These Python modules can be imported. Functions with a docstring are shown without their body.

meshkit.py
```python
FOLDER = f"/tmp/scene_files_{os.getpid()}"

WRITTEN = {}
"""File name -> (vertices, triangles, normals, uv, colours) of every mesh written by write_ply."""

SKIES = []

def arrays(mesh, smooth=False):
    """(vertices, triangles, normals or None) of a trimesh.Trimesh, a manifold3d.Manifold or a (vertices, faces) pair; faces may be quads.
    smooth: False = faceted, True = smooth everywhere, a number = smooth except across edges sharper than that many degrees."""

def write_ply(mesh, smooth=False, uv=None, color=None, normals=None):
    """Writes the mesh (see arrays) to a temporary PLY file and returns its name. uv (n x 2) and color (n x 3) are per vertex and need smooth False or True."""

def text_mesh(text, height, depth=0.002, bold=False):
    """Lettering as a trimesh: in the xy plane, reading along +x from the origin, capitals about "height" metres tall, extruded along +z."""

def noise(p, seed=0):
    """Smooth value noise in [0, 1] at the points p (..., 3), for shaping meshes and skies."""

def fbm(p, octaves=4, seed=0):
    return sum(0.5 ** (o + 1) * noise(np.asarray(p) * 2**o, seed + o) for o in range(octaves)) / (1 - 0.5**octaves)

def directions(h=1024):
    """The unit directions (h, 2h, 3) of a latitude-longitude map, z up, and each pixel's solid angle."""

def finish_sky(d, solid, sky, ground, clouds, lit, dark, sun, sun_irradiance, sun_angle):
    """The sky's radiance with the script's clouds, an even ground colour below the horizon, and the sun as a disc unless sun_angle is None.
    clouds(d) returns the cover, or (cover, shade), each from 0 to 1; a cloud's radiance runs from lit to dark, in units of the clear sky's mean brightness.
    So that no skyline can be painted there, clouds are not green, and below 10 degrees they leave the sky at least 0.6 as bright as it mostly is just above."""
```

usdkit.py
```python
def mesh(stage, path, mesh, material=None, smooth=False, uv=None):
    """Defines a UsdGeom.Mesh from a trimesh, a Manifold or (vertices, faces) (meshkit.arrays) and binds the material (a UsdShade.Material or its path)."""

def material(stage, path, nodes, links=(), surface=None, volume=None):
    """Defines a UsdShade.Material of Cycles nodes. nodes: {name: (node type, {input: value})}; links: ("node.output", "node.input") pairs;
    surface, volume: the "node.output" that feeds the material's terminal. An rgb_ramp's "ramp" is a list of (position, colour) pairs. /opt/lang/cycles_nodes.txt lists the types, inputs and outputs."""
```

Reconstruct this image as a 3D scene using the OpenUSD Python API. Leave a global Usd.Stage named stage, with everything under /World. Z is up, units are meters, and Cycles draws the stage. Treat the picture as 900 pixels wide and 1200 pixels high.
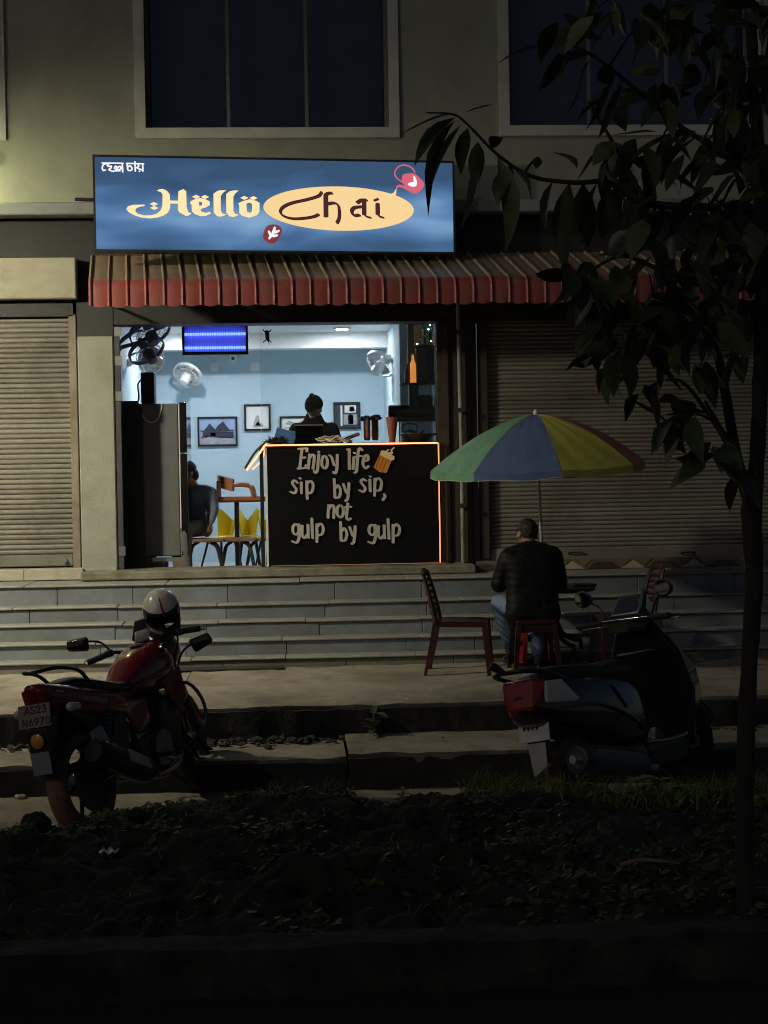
import math, random
import numpy as np, trimesh, manifold3d as m3, shapely
from shapely.geometry import Polygon, LineString, Point, box as sbox
from shapely.ops import unary_union
from shapely import affinity
import usdkit, meshkit
from pxr import Usd, UsdGeom, UsdLux, UsdShade, Gf, Sdf

stage = Usd.Stage.CreateInMemory()
UsdGeom.SetStageUpAxis(stage, UsdGeom.Tokens.z)
UsdGeom.SetStageMetersPerUnit(stage, 1.0)
UsdGeom.Xform.Define(stage, '/World')
stage.SetDefaultPrim(stage.GetPrimAtPath('/World'))
UsdGeom.Scope.Define(stage, '/World/Looks')
rnd = random.Random(7)
nrg = np.random.default_rng(7)

# ---------------------------------------------------------------- camera
FPX = 1806.0                       # focal length in pixels of the 900 px wide photograph
EYE = np.array([0.0, -14.7, 0.85])
YAW, PITCH, ROLL = math.radians(3.3), math.radians(1.36), 0.0165
FWD = np.array([math.sin(YAW) * math.cos(PITCH), math.cos(YAW) * math.cos(PITCH), -math.sin(PITCH)])
R0 = np.array([math.cos(YAW), -math.sin(YAW), 0.0])
U0 = np.cross(R0, FWD)
RIGHT = R0 * math.cos(ROLL) - U0 * math.sin(ROLL)
UP = U0 * math.cos(ROLL) + R0 * math.sin(ROLL)
cam = UsdGeom.Camera.Define(stage, '/World/camera')
cam.CreateHorizontalApertureAttr(36.0)
cam.CreateVerticalApertureAttr(48.0)
cam.CreateFocalLengthAttr(36.0 * FPX / 900)
cam.CreateClippingRangeAttr(Gf.Vec2f(0.1, 500))
cam.CreateExposureAttr(0.0)
mtx = np.eye(4)
mtx[0, :3], mtx[1, :3], mtx[2, :3], mtx[3, :3] = RIGHT, UP, -FWD, EYE
cam.AddTransformOp().Set(Gf.Matrix4d(*[float(x) for x in mtx.ravel()]))

# ---------------------------------------------------------------- night sky, faint sky glow
SUN = np.array([-0.62, -0.58, 0.53]); SUN /= np.linalg.norm(SUN)
sky = UsdLux.DomeLight.Define(stage, '/World/sky')
sky_mat = usdkit.material(stage, '/World/Looks/sky', {
    's': ('sky_texture', {'sky_type': 'single_scattering', 'sun_disc': False, 'sun_elevation': math.asin(SUN[2]), 'sun_rotation': math.atan2(SUN[0], SUN[1])}),
    'b': ('background_shader', {'strength': 0.0085})}, [('s.color', 'b.color')], surface='b.background')
UsdShade.MaterialBindingAPI.Apply(sky.GetPrim()).Bind(sky_mat)
moon = UsdLux.DistantLight.Define(stage, '/World/moon')
moon.CreateIntensityAttr(0.028)
moon.CreateAngleAttr(2.0)
moon.CreateColorAttr(Gf.Vec3f(1.0, 0.93, 0.82))
moon.CreateNormalizeAttr(True)
zax = SUN; xax = np.cross([0, 0, 1.0], zax); xax /= np.linalg.norm(xax); yax = np.cross(zax, xax)
mm = np.eye(4); mm[0, :3], mm[1, :3], mm[2, :3] = xax, yax, zax
moon.AddTransformOp().Set(Gf.Matrix4d(*[float(x) for x in mm.ravel()]))
WALL_LAMP = 170.0
STREET_LAMP, CEILING_LAMP, LED, SIGN, ZAP = 1000.0, 700.0, 2.6, 1.12, 5.0     # radiances

sky.GetPrim().SetCustomDataByKey('kind', 'structure')
# ---------------------------------------------------------------- measuring from the photograph
def ray(px, py):
    return FWD + RIGHT * ((px - 450) / FPX) + UP * ((600 - py) / FPX)
def at(px, py, Y):
    d = ray(px, py); return EYE + d * ((Y - EYE[1]) / d[1])
def atz(px, py, Z):
    d = ray(px, py); return EYE + d * ((Z - EYE[2]) / d[2])
def atd(px, py, dist):
    return EYE + ray(px, py) * dist
def X(px, Y, py=557): return float(at(px, py, Y)[0])
def Z(py, Y, px=450): return float(at(px, py, Y)[2])

# ---------------------------------------------------------------- scene writing
used = {}
def numbered(base, parent):
    k = (parent, base); n = used.get(k, 0); used[k] = n + 1
    return base if n == 0 else f'{base}_{n:03d}'
def path_of(parent): return '/World' if parent is None else str(parent.GetPath())
def obj(name, mesh, mat, parent=None, smooth=False):
    """one Mesh prim"""
    pp = path_of(parent)
    return usdkit.mesh(stage, f'{pp}/{numbered(name, pp)}', mesh, mat, smooth=smooth).GetPrim()
def tag(p, label=None, cat=None, group=None, kind=None):
    for k, v in (('label', label), ('category', cat), ('group', group), ('kind', kind)):
        if v: p.SetCustomDataByKey(k, v)
    return p
def thing(name, label, cat, loc=(0, 0, 0), rotz=0.0, group=None, kind=None, parent=None, rot=None, scale=None):
    pp = path_of(parent)
    x = UsdGeom.Xform.Define(stage, f'{pp}/{numbered(name, pp)}')
    x.AddTranslateOp().Set(Gf.Vec3d(*map(float, loc)))
    if rot is not None: x.AddRotateXYZOp().Set(Gf.Vec3f(*map(float, rot)))
    elif rotz: x.AddRotateZOp().Set(float(rotz))
    if scale: x.AddScaleOp().Set(Gf.Vec3f(*([scale] * 3)))
    return tag(x.GetPrim(), label, cat, group, kind)
def sub(name, parent):
    pp = path_of(parent)
    return UsdGeom.Xform.Define(stage, f'{pp}/{numbered(name, pp)}').GetPrim()
def dup(src, label, loc, rotz=0.0, rot=None, scale=None):
    base = src.GetName()
    was = src.GetCustomData()
    x = UsdGeom.Xform.Define(stage, '/World/' + numbered(base, '/World'))
    p = x.GetPrim()
    p.GetReferences().AddInternalReference(src.GetPath())
    x.ClearXformOpOrder()
    for a in list(p.GetAttributes()):
        pass
    T = np.eye(4)
    rx, ry, rz = (rot if rot is not None else (0, 0, rotz))
    E = trimesh.transformations.euler_matrix(*np.radians([rx, ry, rz]), 'sxyz')
    if scale: E[:3, :3] *= scale
    E[:3, 3] = loc
    x.AddTransformOp(opSuffix='copy').Set(Gf.Matrix4d(*[float(v) for v in E.T.ravel()]))
    p.SetInstanceable(True)
    return tag(p, label, was.get('category'), was.get('group'))

# ---------------------------------------------------------------- materials
mats = {}
def M(name, col, rough=0.6, var=0.12, scale=6.0, metal=0.0, bump=0.0, bscale=40.0, dirt=None, dirt_lo=0.45, dirt_hi=0.7, dirt_scale=2.0, coat=0.0, spec=0.5, emit=None, strength=0.0, transl=0.0, stretch=None):
    c = np.array(col, float)
    nodes = {'tc': ('texture_coordinate', {}), 'n': ('noise_texture', {'scale': scale, 'detail': 5.0, 'roughness': 0.6}),
             'r': ('rgb_ramp', {'ramp': [(0.25, tuple(c * (1 - var))), (0.75, tuple(np.minimum(c * (1 + var), 1)))]}),
             'p': ('principled_bsdf', {'roughness': rough, 'metallic': metal, 'coat_weight': coat, 'specular_ior_level': spec})}
    src = 'tc.object'; links = []
    if stretch:
        nodes['mp'] = ('mapping', {'scale': stretch}); links.append(('tc.object', 'mp.vector')); src = 'mp.vector'
    links += [(src, 'n.vector'), ('n.fac', 'r.fac')]
    out = 'r.color'
    if dirt is not None:
        nodes['dn'] = ('noise_texture', {'scale': dirt_scale, 'detail': 6.0, 'roughness': 0.65, 'distortion': 0.4})
        nodes['dr'] = ('rgb_ramp', {'ramp': [(dirt_lo, (0, 0, 0)), (dirt_hi, (1, 1, 1))]})
        nodes['dm'] = ('mix_color', {'b': tuple(dirt)})
        links += [('tc.object', 'dn.vector'), ('dn.fac', 'dr.fac'), ('dr.color', 'dm.fac') if False else ('dn.fac', 'dr2.value'), ('dr2.result', 'dm.fac'), (out, 'dm.a')]
        del nodes['dr']; links = [l for l in links if l[1] != 'dr.fac']
        nodes['dr2'] = ('map_range', {'from_min': dirt_lo, 'from_max': dirt_hi, 'clamp': True})
        out = 'dm.result'
    links.append((out, 'p.base_color'))
    if bump:
        nodes['bn'] = ('noise_texture', {'scale': bscale, 'detail': 4.0})
        nodes['b'] = ('bump', {'strength': bump, 'distance': 0.01})
        links += [('tc.object', 'bn.vector'), ('bn.fac', 'b.height'), ('b.normal', 'p.normal')]
    if emit is not None:
        nodes['p'][1].update({'emission_color': tuple(emit), 'emission_strength': strength})
    surf = 'p.BSDF'
    if transl:
        nodes['t'] = ('translucent_bsdf', {}); nodes['mx'] = ('mix_closure', {'fac': transl})
        links += [(out, 't.color'), ('p.BSDF', 'mx.closure1'), ('t.BSDF', 'mx.closure2')]
        surf = 'mx.closure'
    mats[name] = usdkit.material(stage, '/World/Looks/' + name, nodes, links, surface=surf)
    return mats[name]
def EM(name, col, strength):
    mats[name] = usdkit.material(stage, '/World/Looks/' + name, {'e': ('emission', {'color': tuple(col), 'strength': strength})}, [], surface='e.emission')
    return mats[name]

plaster = M('olive_plaster', (.335, .33, .265), .85, .1, 3, bump=.10, bscale=45, dirt=(.22, .21, .165), dirt_lo=.5, dirt_hi=.8, dirt_scale=.8)
trim = M('window_trim', (.60, .58, .53), .7, .08, 5, dirt=(.45, .43, .39), dirt_lo=.5, dirt_hi=.75)
frame_metal = M('window_metal', (.16, .16, .16), .45, .05, 5)
ledge_m = M('ledge_concrete', (.27, .275, .275), .85, .12, 5, bump=.3, dirt=(.18, .18, .17), dirt_lo=.45, dirt_hi=.7)
beige = M('beige_beam', (.34, .31, .245), .8, .12, 4, bump=.2, dirt=(.22, .19, .13), dirt_lo=.5, dirt_hi=.72, stretch=(1, 1, 3))
pillar_m = M('pillar_paint', (.27, .27, .235), .8, .1, 4, bump=.25, dirt=(.22, .2, .15), dirt_lo=.5, dirt_hi=.75, dirt_scale=2.5)
plain_black = M('plain_black', (.018, .017, .016), .6, .2, 5)
soot = M('dark_brown_paint', (.045, .036, .028), .6, .25, 4, dirt=(.03, .026, .022))
shut_l = M('shutter_tan', (.165, .152, .128), .55, .1, 3, metal=.0, dirt=(.105, .093, .075), dirt_lo=.42, dirt_hi=.7, dirt_scale=1.6)
shut_l2 = M('shutter_tan_pale', (.19, .176, .15), .55, .1, 3, dirt=(.12, .108, .088), dirt_lo=.45, dirt_hi=.72, dirt_scale=1.6)
shut_r = M('shutter_grey', (.22, .20, .172), .5, .12, 3, dirt=(.14, .124, .102), dirt_lo=.42, dirt_hi=.7, dirt_scale=1.3)
shut_r2 = M('shutter_grey_pale', (.25, .23, .20), .5, .12, 3, dirt=(.16, .145, .12), dirt_lo=.42, dirt_hi=.7, dirt_scale=1.3)
rail_m = M('rail_steel', (.2, .17, .13), .55, .15, 6, dirt=(.1, .075, .05))
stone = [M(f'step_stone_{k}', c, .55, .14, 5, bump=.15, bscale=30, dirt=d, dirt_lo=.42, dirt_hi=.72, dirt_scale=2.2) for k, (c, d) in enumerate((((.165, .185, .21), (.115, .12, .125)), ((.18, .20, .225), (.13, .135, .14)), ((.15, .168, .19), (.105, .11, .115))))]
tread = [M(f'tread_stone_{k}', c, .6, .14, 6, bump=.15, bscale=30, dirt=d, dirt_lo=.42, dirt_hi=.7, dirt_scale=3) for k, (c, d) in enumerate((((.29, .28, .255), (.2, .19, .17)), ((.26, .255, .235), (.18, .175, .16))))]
concrete = M('pavement_concrete', (.29, .255, .205), .9, .18, 7, bump=.5, bscale=45, dirt=(.15, .125, .095), dirt_lo=.42, dirt_hi=.68, dirt_scale=1.6)
kerb_face = M('mossy_shaded_kerb', (.035, .033, .028), .95, .35, 8, bump=.6, bscale=25)  # near black for moss and dirt, with the shade of front faces put in
street_m = M('street_concrete', (.26, .225, .18), .9, .18, 5, bump=.5, bscale=40, dirt=(.14, .115, .09), dirt_lo=.45, dirt_hi=.7, dirt_scale=1.2)
asphalt = M('asphalt', (.012, .012, .0125), .9, .2, 60, bump=.4, bscale=150)
soil = M('dark_soil', (.021, .018, .012), .95, .5, 9, bump=.8, bscale=35, dirt=(.014, .018, .007), dirt_lo=.4, dirt_hi=.6, dirt_scale=4)
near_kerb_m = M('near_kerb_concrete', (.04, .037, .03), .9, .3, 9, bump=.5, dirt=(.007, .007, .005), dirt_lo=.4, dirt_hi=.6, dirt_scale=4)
grass_m = M('grass_blade', (.15, .19, .045), .6, .4, 3, transl=.3)
weed_m = M('weed_leaf', (.19, .26, .065), .5, .3, 20, transl=.3)
leaf_ms = [M('leaf_dark', (.045, .06, .022), .4, .35, 9, transl=.22, spec=.4), M('leaf_green', (.09, .115, .04), .4, .35, 9, transl=.25, spec=.4), M('leaf_pale', (.17, .18, .085), .45, .3, 9, transl=.25, spec=.4)]
bark = M('bark', (.03, .025, .02), .95, .4, 25, bump=.8, bscale=60, stretch=(1, 1, .3))
room_blue = M('room_blue_paint', (.44, .58, .665), .7, .04, 2)
room_white = M('room_white', (.75, .76, .77), .7, .03, 2)
floor_tile = M('room_floor_tile', (.45, .43, .41), .2, .1, 3)
white_plastic = M('white_plastic', (.7, .7, .68), .35, .05, 4)
grey_plastic = M('grey_plastic', (.25, .25, .26), .4, .08, 4)
black_plastic = M('black_plastic', (.014, .014, .015), .4, .2, 8)
black_gloss = M('black_gloss', (.008, .008, .009), .12, .1, 8, coat=.5)
black_rubber = M('tyre_rubber', (.02, .019, .018), .85, .2, 30, dirt=(.045, .034, .026), dirt_lo=.45, dirt_hi=.7, dirt_scale=6)
dusty_rubber = M('dusty_tyre_rubber', (.26, .13, .085), .95, .3, 25, dirt=(.15, .08, .055), dirt_lo=.5, dirt_hi=.75, dirt_scale=7)
steel = M('bare_steel', (.45, .45, .45), .35, .1, 8, metal=.9)
dark_steel = M('dark_steel', (.09, .09, .09), .4, .15, 10, metal=.7)
chrome = M('chrome', (.75, .75, .75), .12, .02, 8, metal=1)
mirror_m = M('mirror_glass', (.6, .64, .7), .03, .01, 2, metal=1)
red_paint = M('bike_red_paint', (.18, .008, .014), .22, .1, 3, coat=.8)
dark_red_paint = M('bike_maroon_paint', (.19, .010, .016), .3, .15, 4, coat=.6)
blue_paint = M('scooter_blue_paint', (.004, .005, .013), .2, .1, 4, coat=1.0)
helmet_white = M('helmet_cream', (.80, .73, .64), .3, .1, 6, coat=.5, dirt=(.66, .59, .5))
plate_white = M('plate_white', (.62, .58, .55), .5, .08, 20)
plate_pale = M('plate_dusty', (.30, .20, .165), .6, .1, 20)
ink = M('plate_ink', (.03, .015, .012), .6, .1, 20)
red_lens = M('red_lens', (.30, .012, .014), .2, .1, 8, coat=.6)
clear_lens = M('clear_lens', (.6, .56, .55), .15, .05, 8, coat=.6)
orange_lens = M('orange_lens', (.75, .30, .03), .25, .1, 8, coat=.4)
chair_red = M('chair_maroon_plastic', (.038, .010, .011), .25, .15, 5)
bright_red = M('red_plastic', (.65, .035, .03), .35, .08, 5)
table_black = M('table_black_plastic', (.02, .019, .021), .45, .15, 6)
skin = M('skin', (.30, .15, .09), .55, .08, 12, bump=.1, bscale=90)
hair_m = M('black_hair', (.012, .010, .009), .6, .3, 60, bump=.6, bscale=180)
jacket_m = M('black_jacket', (.007, .007, .0085), .6, .2, 10, spec=.15, bump=.3, bscale=25)
jeans_m = M('blue_jeans', (.13, .19, .29), .85, .2, 25, bump=.3, bscale=120)
dark_trouser = M('grey_trousers', (.10, .10, .095), .9, .2, 20)
navy_m = M('navy_jacket', (.10, .135, .21), .75, .2, 8, bump=.4, bscale=22)
shoe_m = M('dark_shoe', (.05, .05, .055), .6, .2, 9)
sole_m = M('shoe_sole', (.4, .38, .36), .7, .1, 9)
wood_m = M('varnished_wood', (.24, .075, .025), .35, .2, 5, stretch=(1, 1, .15), coat=.3)
tan_pad = M('tan_pad', (.36, .17, .06), .5, .1, 8)
yellow_m = M('yellow_plastic', (.80, .60, .02), .45, .06, 6)
fridge_m = M('fridge_grey', (.115, .115, .125), .45, .12, 5, dirt=(.095, .095, .10), dirt_lo=.5, dirt_hi=.7)
counter_m = M('counter_black_laminate', (.007, .007, .009), .28, .15, 4, spec=.3)
counter_top_m = M('counter_top_brown', (.12, .045, .025), .35, .15, 8)
letter_m = M('letter_cream', (.46, .43, .40), .6, .06, 10)
cup_amber = M('tea_amber', (.62, .24, .04), .5, .15, 25)
cup_foam = M('tea_foam', (.8, .62, .35), .6, .05, 20)
aw_top = M('awning_brown', (.28, .20, .135), .6, .15, 3, dirt=(.2, .145, .10), dirt_lo=.45, dirt_hi=.7, dirt_scale=3)  # slope sheet browner and paler than the rolled edge
aw_red = M('awning_red', (.27, .055, .05), .5, .15, 4, dirt=(.22, .09, .07), dirt_lo=.45, dirt_hi=.75, dirt_scale=6)
umb = {k: M('umbrella_' + k, c, .65, .08, 5, transl=.25, bump=.15, bscale=14, dirt=tuple(np.array(c) * .7), dirt_lo=.5, dirt_hi=.75) for k, c in dict(green=(.19, .40, .25), blue=(.13, .19, .385), yellow=(.68, .62, .11), red=(.66, .24, .22)).items()}
pipe_m = M('grey_conduit', (.30, .28, .25), .5, .15, 6, dirt=(.15, .14, .12))
paper_m = M('paper_white', (.75, .75, .73), .8, .03, 8)
cup_paper = M('paper_cup_brown', (.26, .09, .05), .6, .15, 12)
led_m = EM('led_strip_glow', (1.0, .37, .155), LED)
lamp_m = EM('ceiling_lamp_glow', (.95, .97, 1.0), CEILING_LAMP)
zap_m = EM('ultraviolet_tube_glow', (.07, .13, 1.0), ZAP)
street_lamp_m = EM('street_lamp_glow', (1.0, .93, .66), STREET_LAMP)
def glass_mat(name, tint=(1, 1, 1), rough=0.02, ior=1.45):
    mats[name] = usdkit.material(stage, '/World/Looks/' + name, {'f': ('fresnel', {'IOR': ior}), 't': ('transparent_bsdf', {'color': tint}), 'g': ('glossy_bsdf', {'roughness': rough, 'color': (.9, .9, .9)}), 'm': ('mix_closure', {})},
                                 [('f.fac', 'm.fac'), ('t.BSDF', 'm.closure1'), ('g.BSDF', 'm.closure2')], surface='m.closure')
    return mats[name]
pane_m = glass_mat('window_pane', (.80, .83, .88))
clear_glass = glass_mat('clear_glass', (.96, .98, .98))
smoke_glass = glass_mat('smoky_glass', (.25, .27, .3))

# ---------------------------------------------------------------- mesh tools
def cat(*ms):
    ms = [m for g in ms for m in (g if isinstance(g, (list, tuple)) else [g])]
    return trimesh.util.concatenate(ms)
def box(x0, x1, y0, y1, z0, z1):
    m = trimesh.creation.box([abs(x1 - x0), abs(y1 - y0), abs(z1 - z0)])
    m.apply_translation([(x0 + x1) / 2, (y0 + y1) / 2, (z0 + z1) / 2]); return m
def tm(man):
    a = man.to_mesh(); return trimesh.Trimesh(a.vert_properties[:, :3], a.tri_verts, process=False)
def mani(t):
    return m3.Manifold(m3.Mesh(np.asarray(t.vertices, np.float32), np.asarray(t.faces, np.uint32)))
def ball(c, r, seg=12):
    return m3.Manifold.sphere(float(r), seg).translate([float(v) for v in c])
def hull(pts, r, seg=10):
    """rounded convex solid round the points"""
    rs = np.broadcast_to(r, len(pts))
    return m3.Manifold.batch_hull([ball(p, q, seg) for p, q in zip(pts, rs)])
def rbox(x0, x1, y0, y1, z0, z1, r=.01, seg=8):
    r = min(r, abs(x1 - x0) / 2.01, abs(y1 - y0) / 2.01, abs(z1 - z0) / 2.01)
    return tm(hull([(x, y, z) for x in (x0 + r, x1 - r) for y in (y0 + r, y1 - r) for z in (z0 + r, z1 - r)], r, seg))
def cham(x0, x1, y0, y1, z0, z1, r=.008):
    """box with chamfered edges"""
    p = []
    for sx in (0, 1):
        for sy in (0, 1):
            for sz in (0, 1):
                c = np.array([(x0, x1)[sx], (y0, y1)[sy], (z0, z1)[sz]], float); d = np.array([1 - 2 * sx, 1 - 2 * sy, 1 - 2 * sz]) * r
                p += [c + d * (1, 1, 0), c + d * (1, 0, 1), c + d * (0, 1, 1)]
    return tm(m3.Manifold.hull_points(np.array(p)))
def catmull(pts, n=8, closed=False):
    P = np.asarray(pts, float)
    if closed: P = np.vstack([P[-1], P, P[0], P[1]])
    else: P = np.vstack([2 * P[0] - P[1], P, 2 * P[-1] - P[-2]])
    out = []
    for i in range(1, len(P) - 2):
        t = np.linspace(0, 1, n, endpoint=False)[:, None]
        a, b, c, d = P[i - 1], P[i], P[i + 1], P[i + 2]
        out.append(.5 * (2 * b + (c - a) * t + (2 * a - 5 * b + 4 * c - d) * t ** 2 + (3 * b - a - 3 * c + d) * t ** 3))
    if not closed: out.append(P[-2:-1])
    return np.vstack(out)
def tube(pts, r, sides=8, smooth=0, flat=None):
    """capped sweep along a polyline; r a number or one per point; flat = (sx, sy) squashes the section"""
    P = np.asarray(pts, float); R = np.broadcast_to(r, len(P)).astype(float)
    if smooth:
        Q = catmull(np.hstack([P, R[:, None]]), smooth); P, R = Q[:, :3], Q[:, 3]
    t = np.gradient(P, axis=0); t /= np.linalg.norm(t, axis=1, keepdims=True) + 1e-12
    ref = np.array([0, 0, 1.0]) if abs(t[0, 2]) < .9 else np.array([1.0, 0, 0])
    a = np.cross(t[0], ref); a /= np.linalg.norm(a); A = []
    for k in range(len(P)):
        a = a - t[k] * (a @ t[k]); a /= np.linalg.norm(a) + 1e-12; A.append(a)
    A = np.array(A); B = np.cross(t, A); ang = np.arange(sides) * 2 * np.pi / sides + (np.pi / sides if flat else 0)
    fx, fy = flat or (1, 1)
    v = P[:, None] + R[:, None, None] * (fx * np.cos(ang)[None, :, None] * A[:, None] + fy * np.sin(ang)[None, :, None] * B[:, None])
    v = v.reshape(-1, 3); n = len(P); f = []
    for i in range(n - 1):
        for j in range(sides):
            a0, a1 = i * sides + j, i * sides + (j + 1) % sides
            f += [[a0, a1, a1 + sides], [a0, a1 + sides, a0 + sides]]
    c0, c1 = len(v), len(v) + 1; v = np.vstack([v, P[0], P[-1]])
    for j in range(sides):
        f += [[c0, (j + 1) % sides, j], [c1, (n - 1) * sides + j, (n - 1) * sides + (j + 1) % sides]]
    return trimesh.Trimesh(v, f, process=False)
def lathe(prof, axis='z', seg=28, centre=(0, 0, 0)):
    """closed (r, h) outline turned about an axis"""
    prof = np.asarray(prof, float); n = len(prof); ang = np.linspace(0, 2 * np.pi, seg, endpoint=False)
    v = np.stack([prof[None, :, 0] * np.cos(ang)[:, None], prof[None, :, 0] * np.sin(ang)[:, None], np.broadcast_to(prof[None, :, 1], (seg, n))], -1).reshape(-1, 3)
    f = []
    for i in range(seg):
        for j in range(n):
            a, b = i * n + j, i * n + (j + 1) % n; c, d = ((i + 1) % seg) * n + j, ((i + 1) % seg) * n + (j + 1) % n
            f += [[a, c, d], [a, d, b]]
    m = trimesh.Trimesh(v, f, process=True); m.update_faces(m.nondegenerate_faces())
    if axis == 'y': m.apply_transform([[1, 0, 0, 0], [0, 0, -1, 0], [0, 1, 0, 0], [0, 0, 0, 1]])
    if axis == 'x': m.apply_transform([[0, 0, 1, 0], [1, 0, 0, 0], [0, 1, 0, 0], [0, 0, 0, 1]])
    m.fix_normals() if len(m.faces) < 4000 else None
    m.apply_translation(centre); return m
def ring(R, r, n=10, flatten=1.0):
    a = np.linspace(0, 2 * np.pi, n, endpoint=False); return np.stack([R + r * np.cos(a), flatten * r * np.sin(a)], 1)
def prism(poly, y0, y1):
    """shapely shape in (x, z) made solid from y0 to y1 (y1 > y0)"""
    gs = [g for g in getattr(poly, 'geoms', [poly]) if g.geom_type == 'Polygon' and g.area > 1e-9]
    m = cat([trimesh.creation.extrude_polygon(g, y1 - y0, engine='earcut') for g in gs])
    m.apply_transform([[1, 0, 0, 0], [0, 0, -1, y1], [0, 1, 0, 0], [0, 0, 0, 1]]); return m
def loft(secs, n=16, power=2.4):
    """rings along x: (x, half width, z low, z high[, power]); rounded-rectangle sections"""
    rings_, ang = [], np.linspace(0, 2 * np.pi, n, endpoint=False)
    S = np.array([(*s, power)[:5] for s in secs], float)
    S = catmull(S, 4)
    for x, w, lo, hi, p in S:
        c, s = np.cos(ang), np.sin(ang)
        rings_.append(np.stack([np.full(n, x), w * np.sign(c) * np.abs(c) ** (2 / p), (lo + hi) / 2 + (hi - lo) / 2 * np.sign(s) * np.abs(s) ** (2 / p)], 1))
    return skin_rings(rings_)
def skin_rings(rings_):
    n = len(rings_[0]); v = np.vstack(rings_); f = []
    for i in range(len(rings_) - 1):
        for j in range(n):
            a, b = i * n + j, i * n + (j + 1) % n
            f += [[a, b, b + n], [a, b + n, a + n]]
    c0, c1 = len(v), len(v) + 1; v = np.vstack([v, rings_[0].mean(0), rings_[-1].mean(0)])
    k = (len(rings_) - 1) * n
    for j in range(n):
        f += [[c0, (j + 1) % n, j], [c1, k + j, k + (j + 1) % n]]
    m = trimesh.Trimesh(v, f, process=False)
    if m.volume < 0: m.invert()
    return m
def sheet(grid, thick):
    """grid (a, b, 3) of points as a closed sheet of some thickness along its normals"""
    g = np.asarray(grid, float); a, b, _ = g.shape
    du, dv = np.gradient(g, axis=0), np.gradient(g, axis=1); nn = np.cross(du, dv); nn /= np.linalg.norm(nn, axis=2, keepdims=True) + 1e-12
    top, bot = (g + nn * thick / 2).reshape(-1, 3), (g - nn * thick / 2).reshape(-1, 3); N = a * b; f = []
    for i in range(a - 1):
        for j in range(b - 1):
            p, q, r_, s = i * b + j, (i + 1) * b + j, (i + 1) * b + j + 1, i * b + j + 1
            f += [[p, q, r_], [p, r_, s], [N + p, N + r_, N + q], [N + p, N + s, N + r_]]
    edge = [(i * b, (i + 1) * b) for i in range(a - 1)] + [((i + 1) * b + b - 1, i * b + b - 1) for i in range(a - 1)] + [(j + 1, j) for j in range(b - 1)] + [((a - 1) * b + j, (a - 1) * b + j + 1) for j in range(b - 1)]
    for p, q in edge: f += [[p, N + p, N + q], [p, N + q, q]]
    m = trimesh.Trimesh(np.vstack([top, bot]), f, process=False); m.fix_normals(); return m
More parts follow.
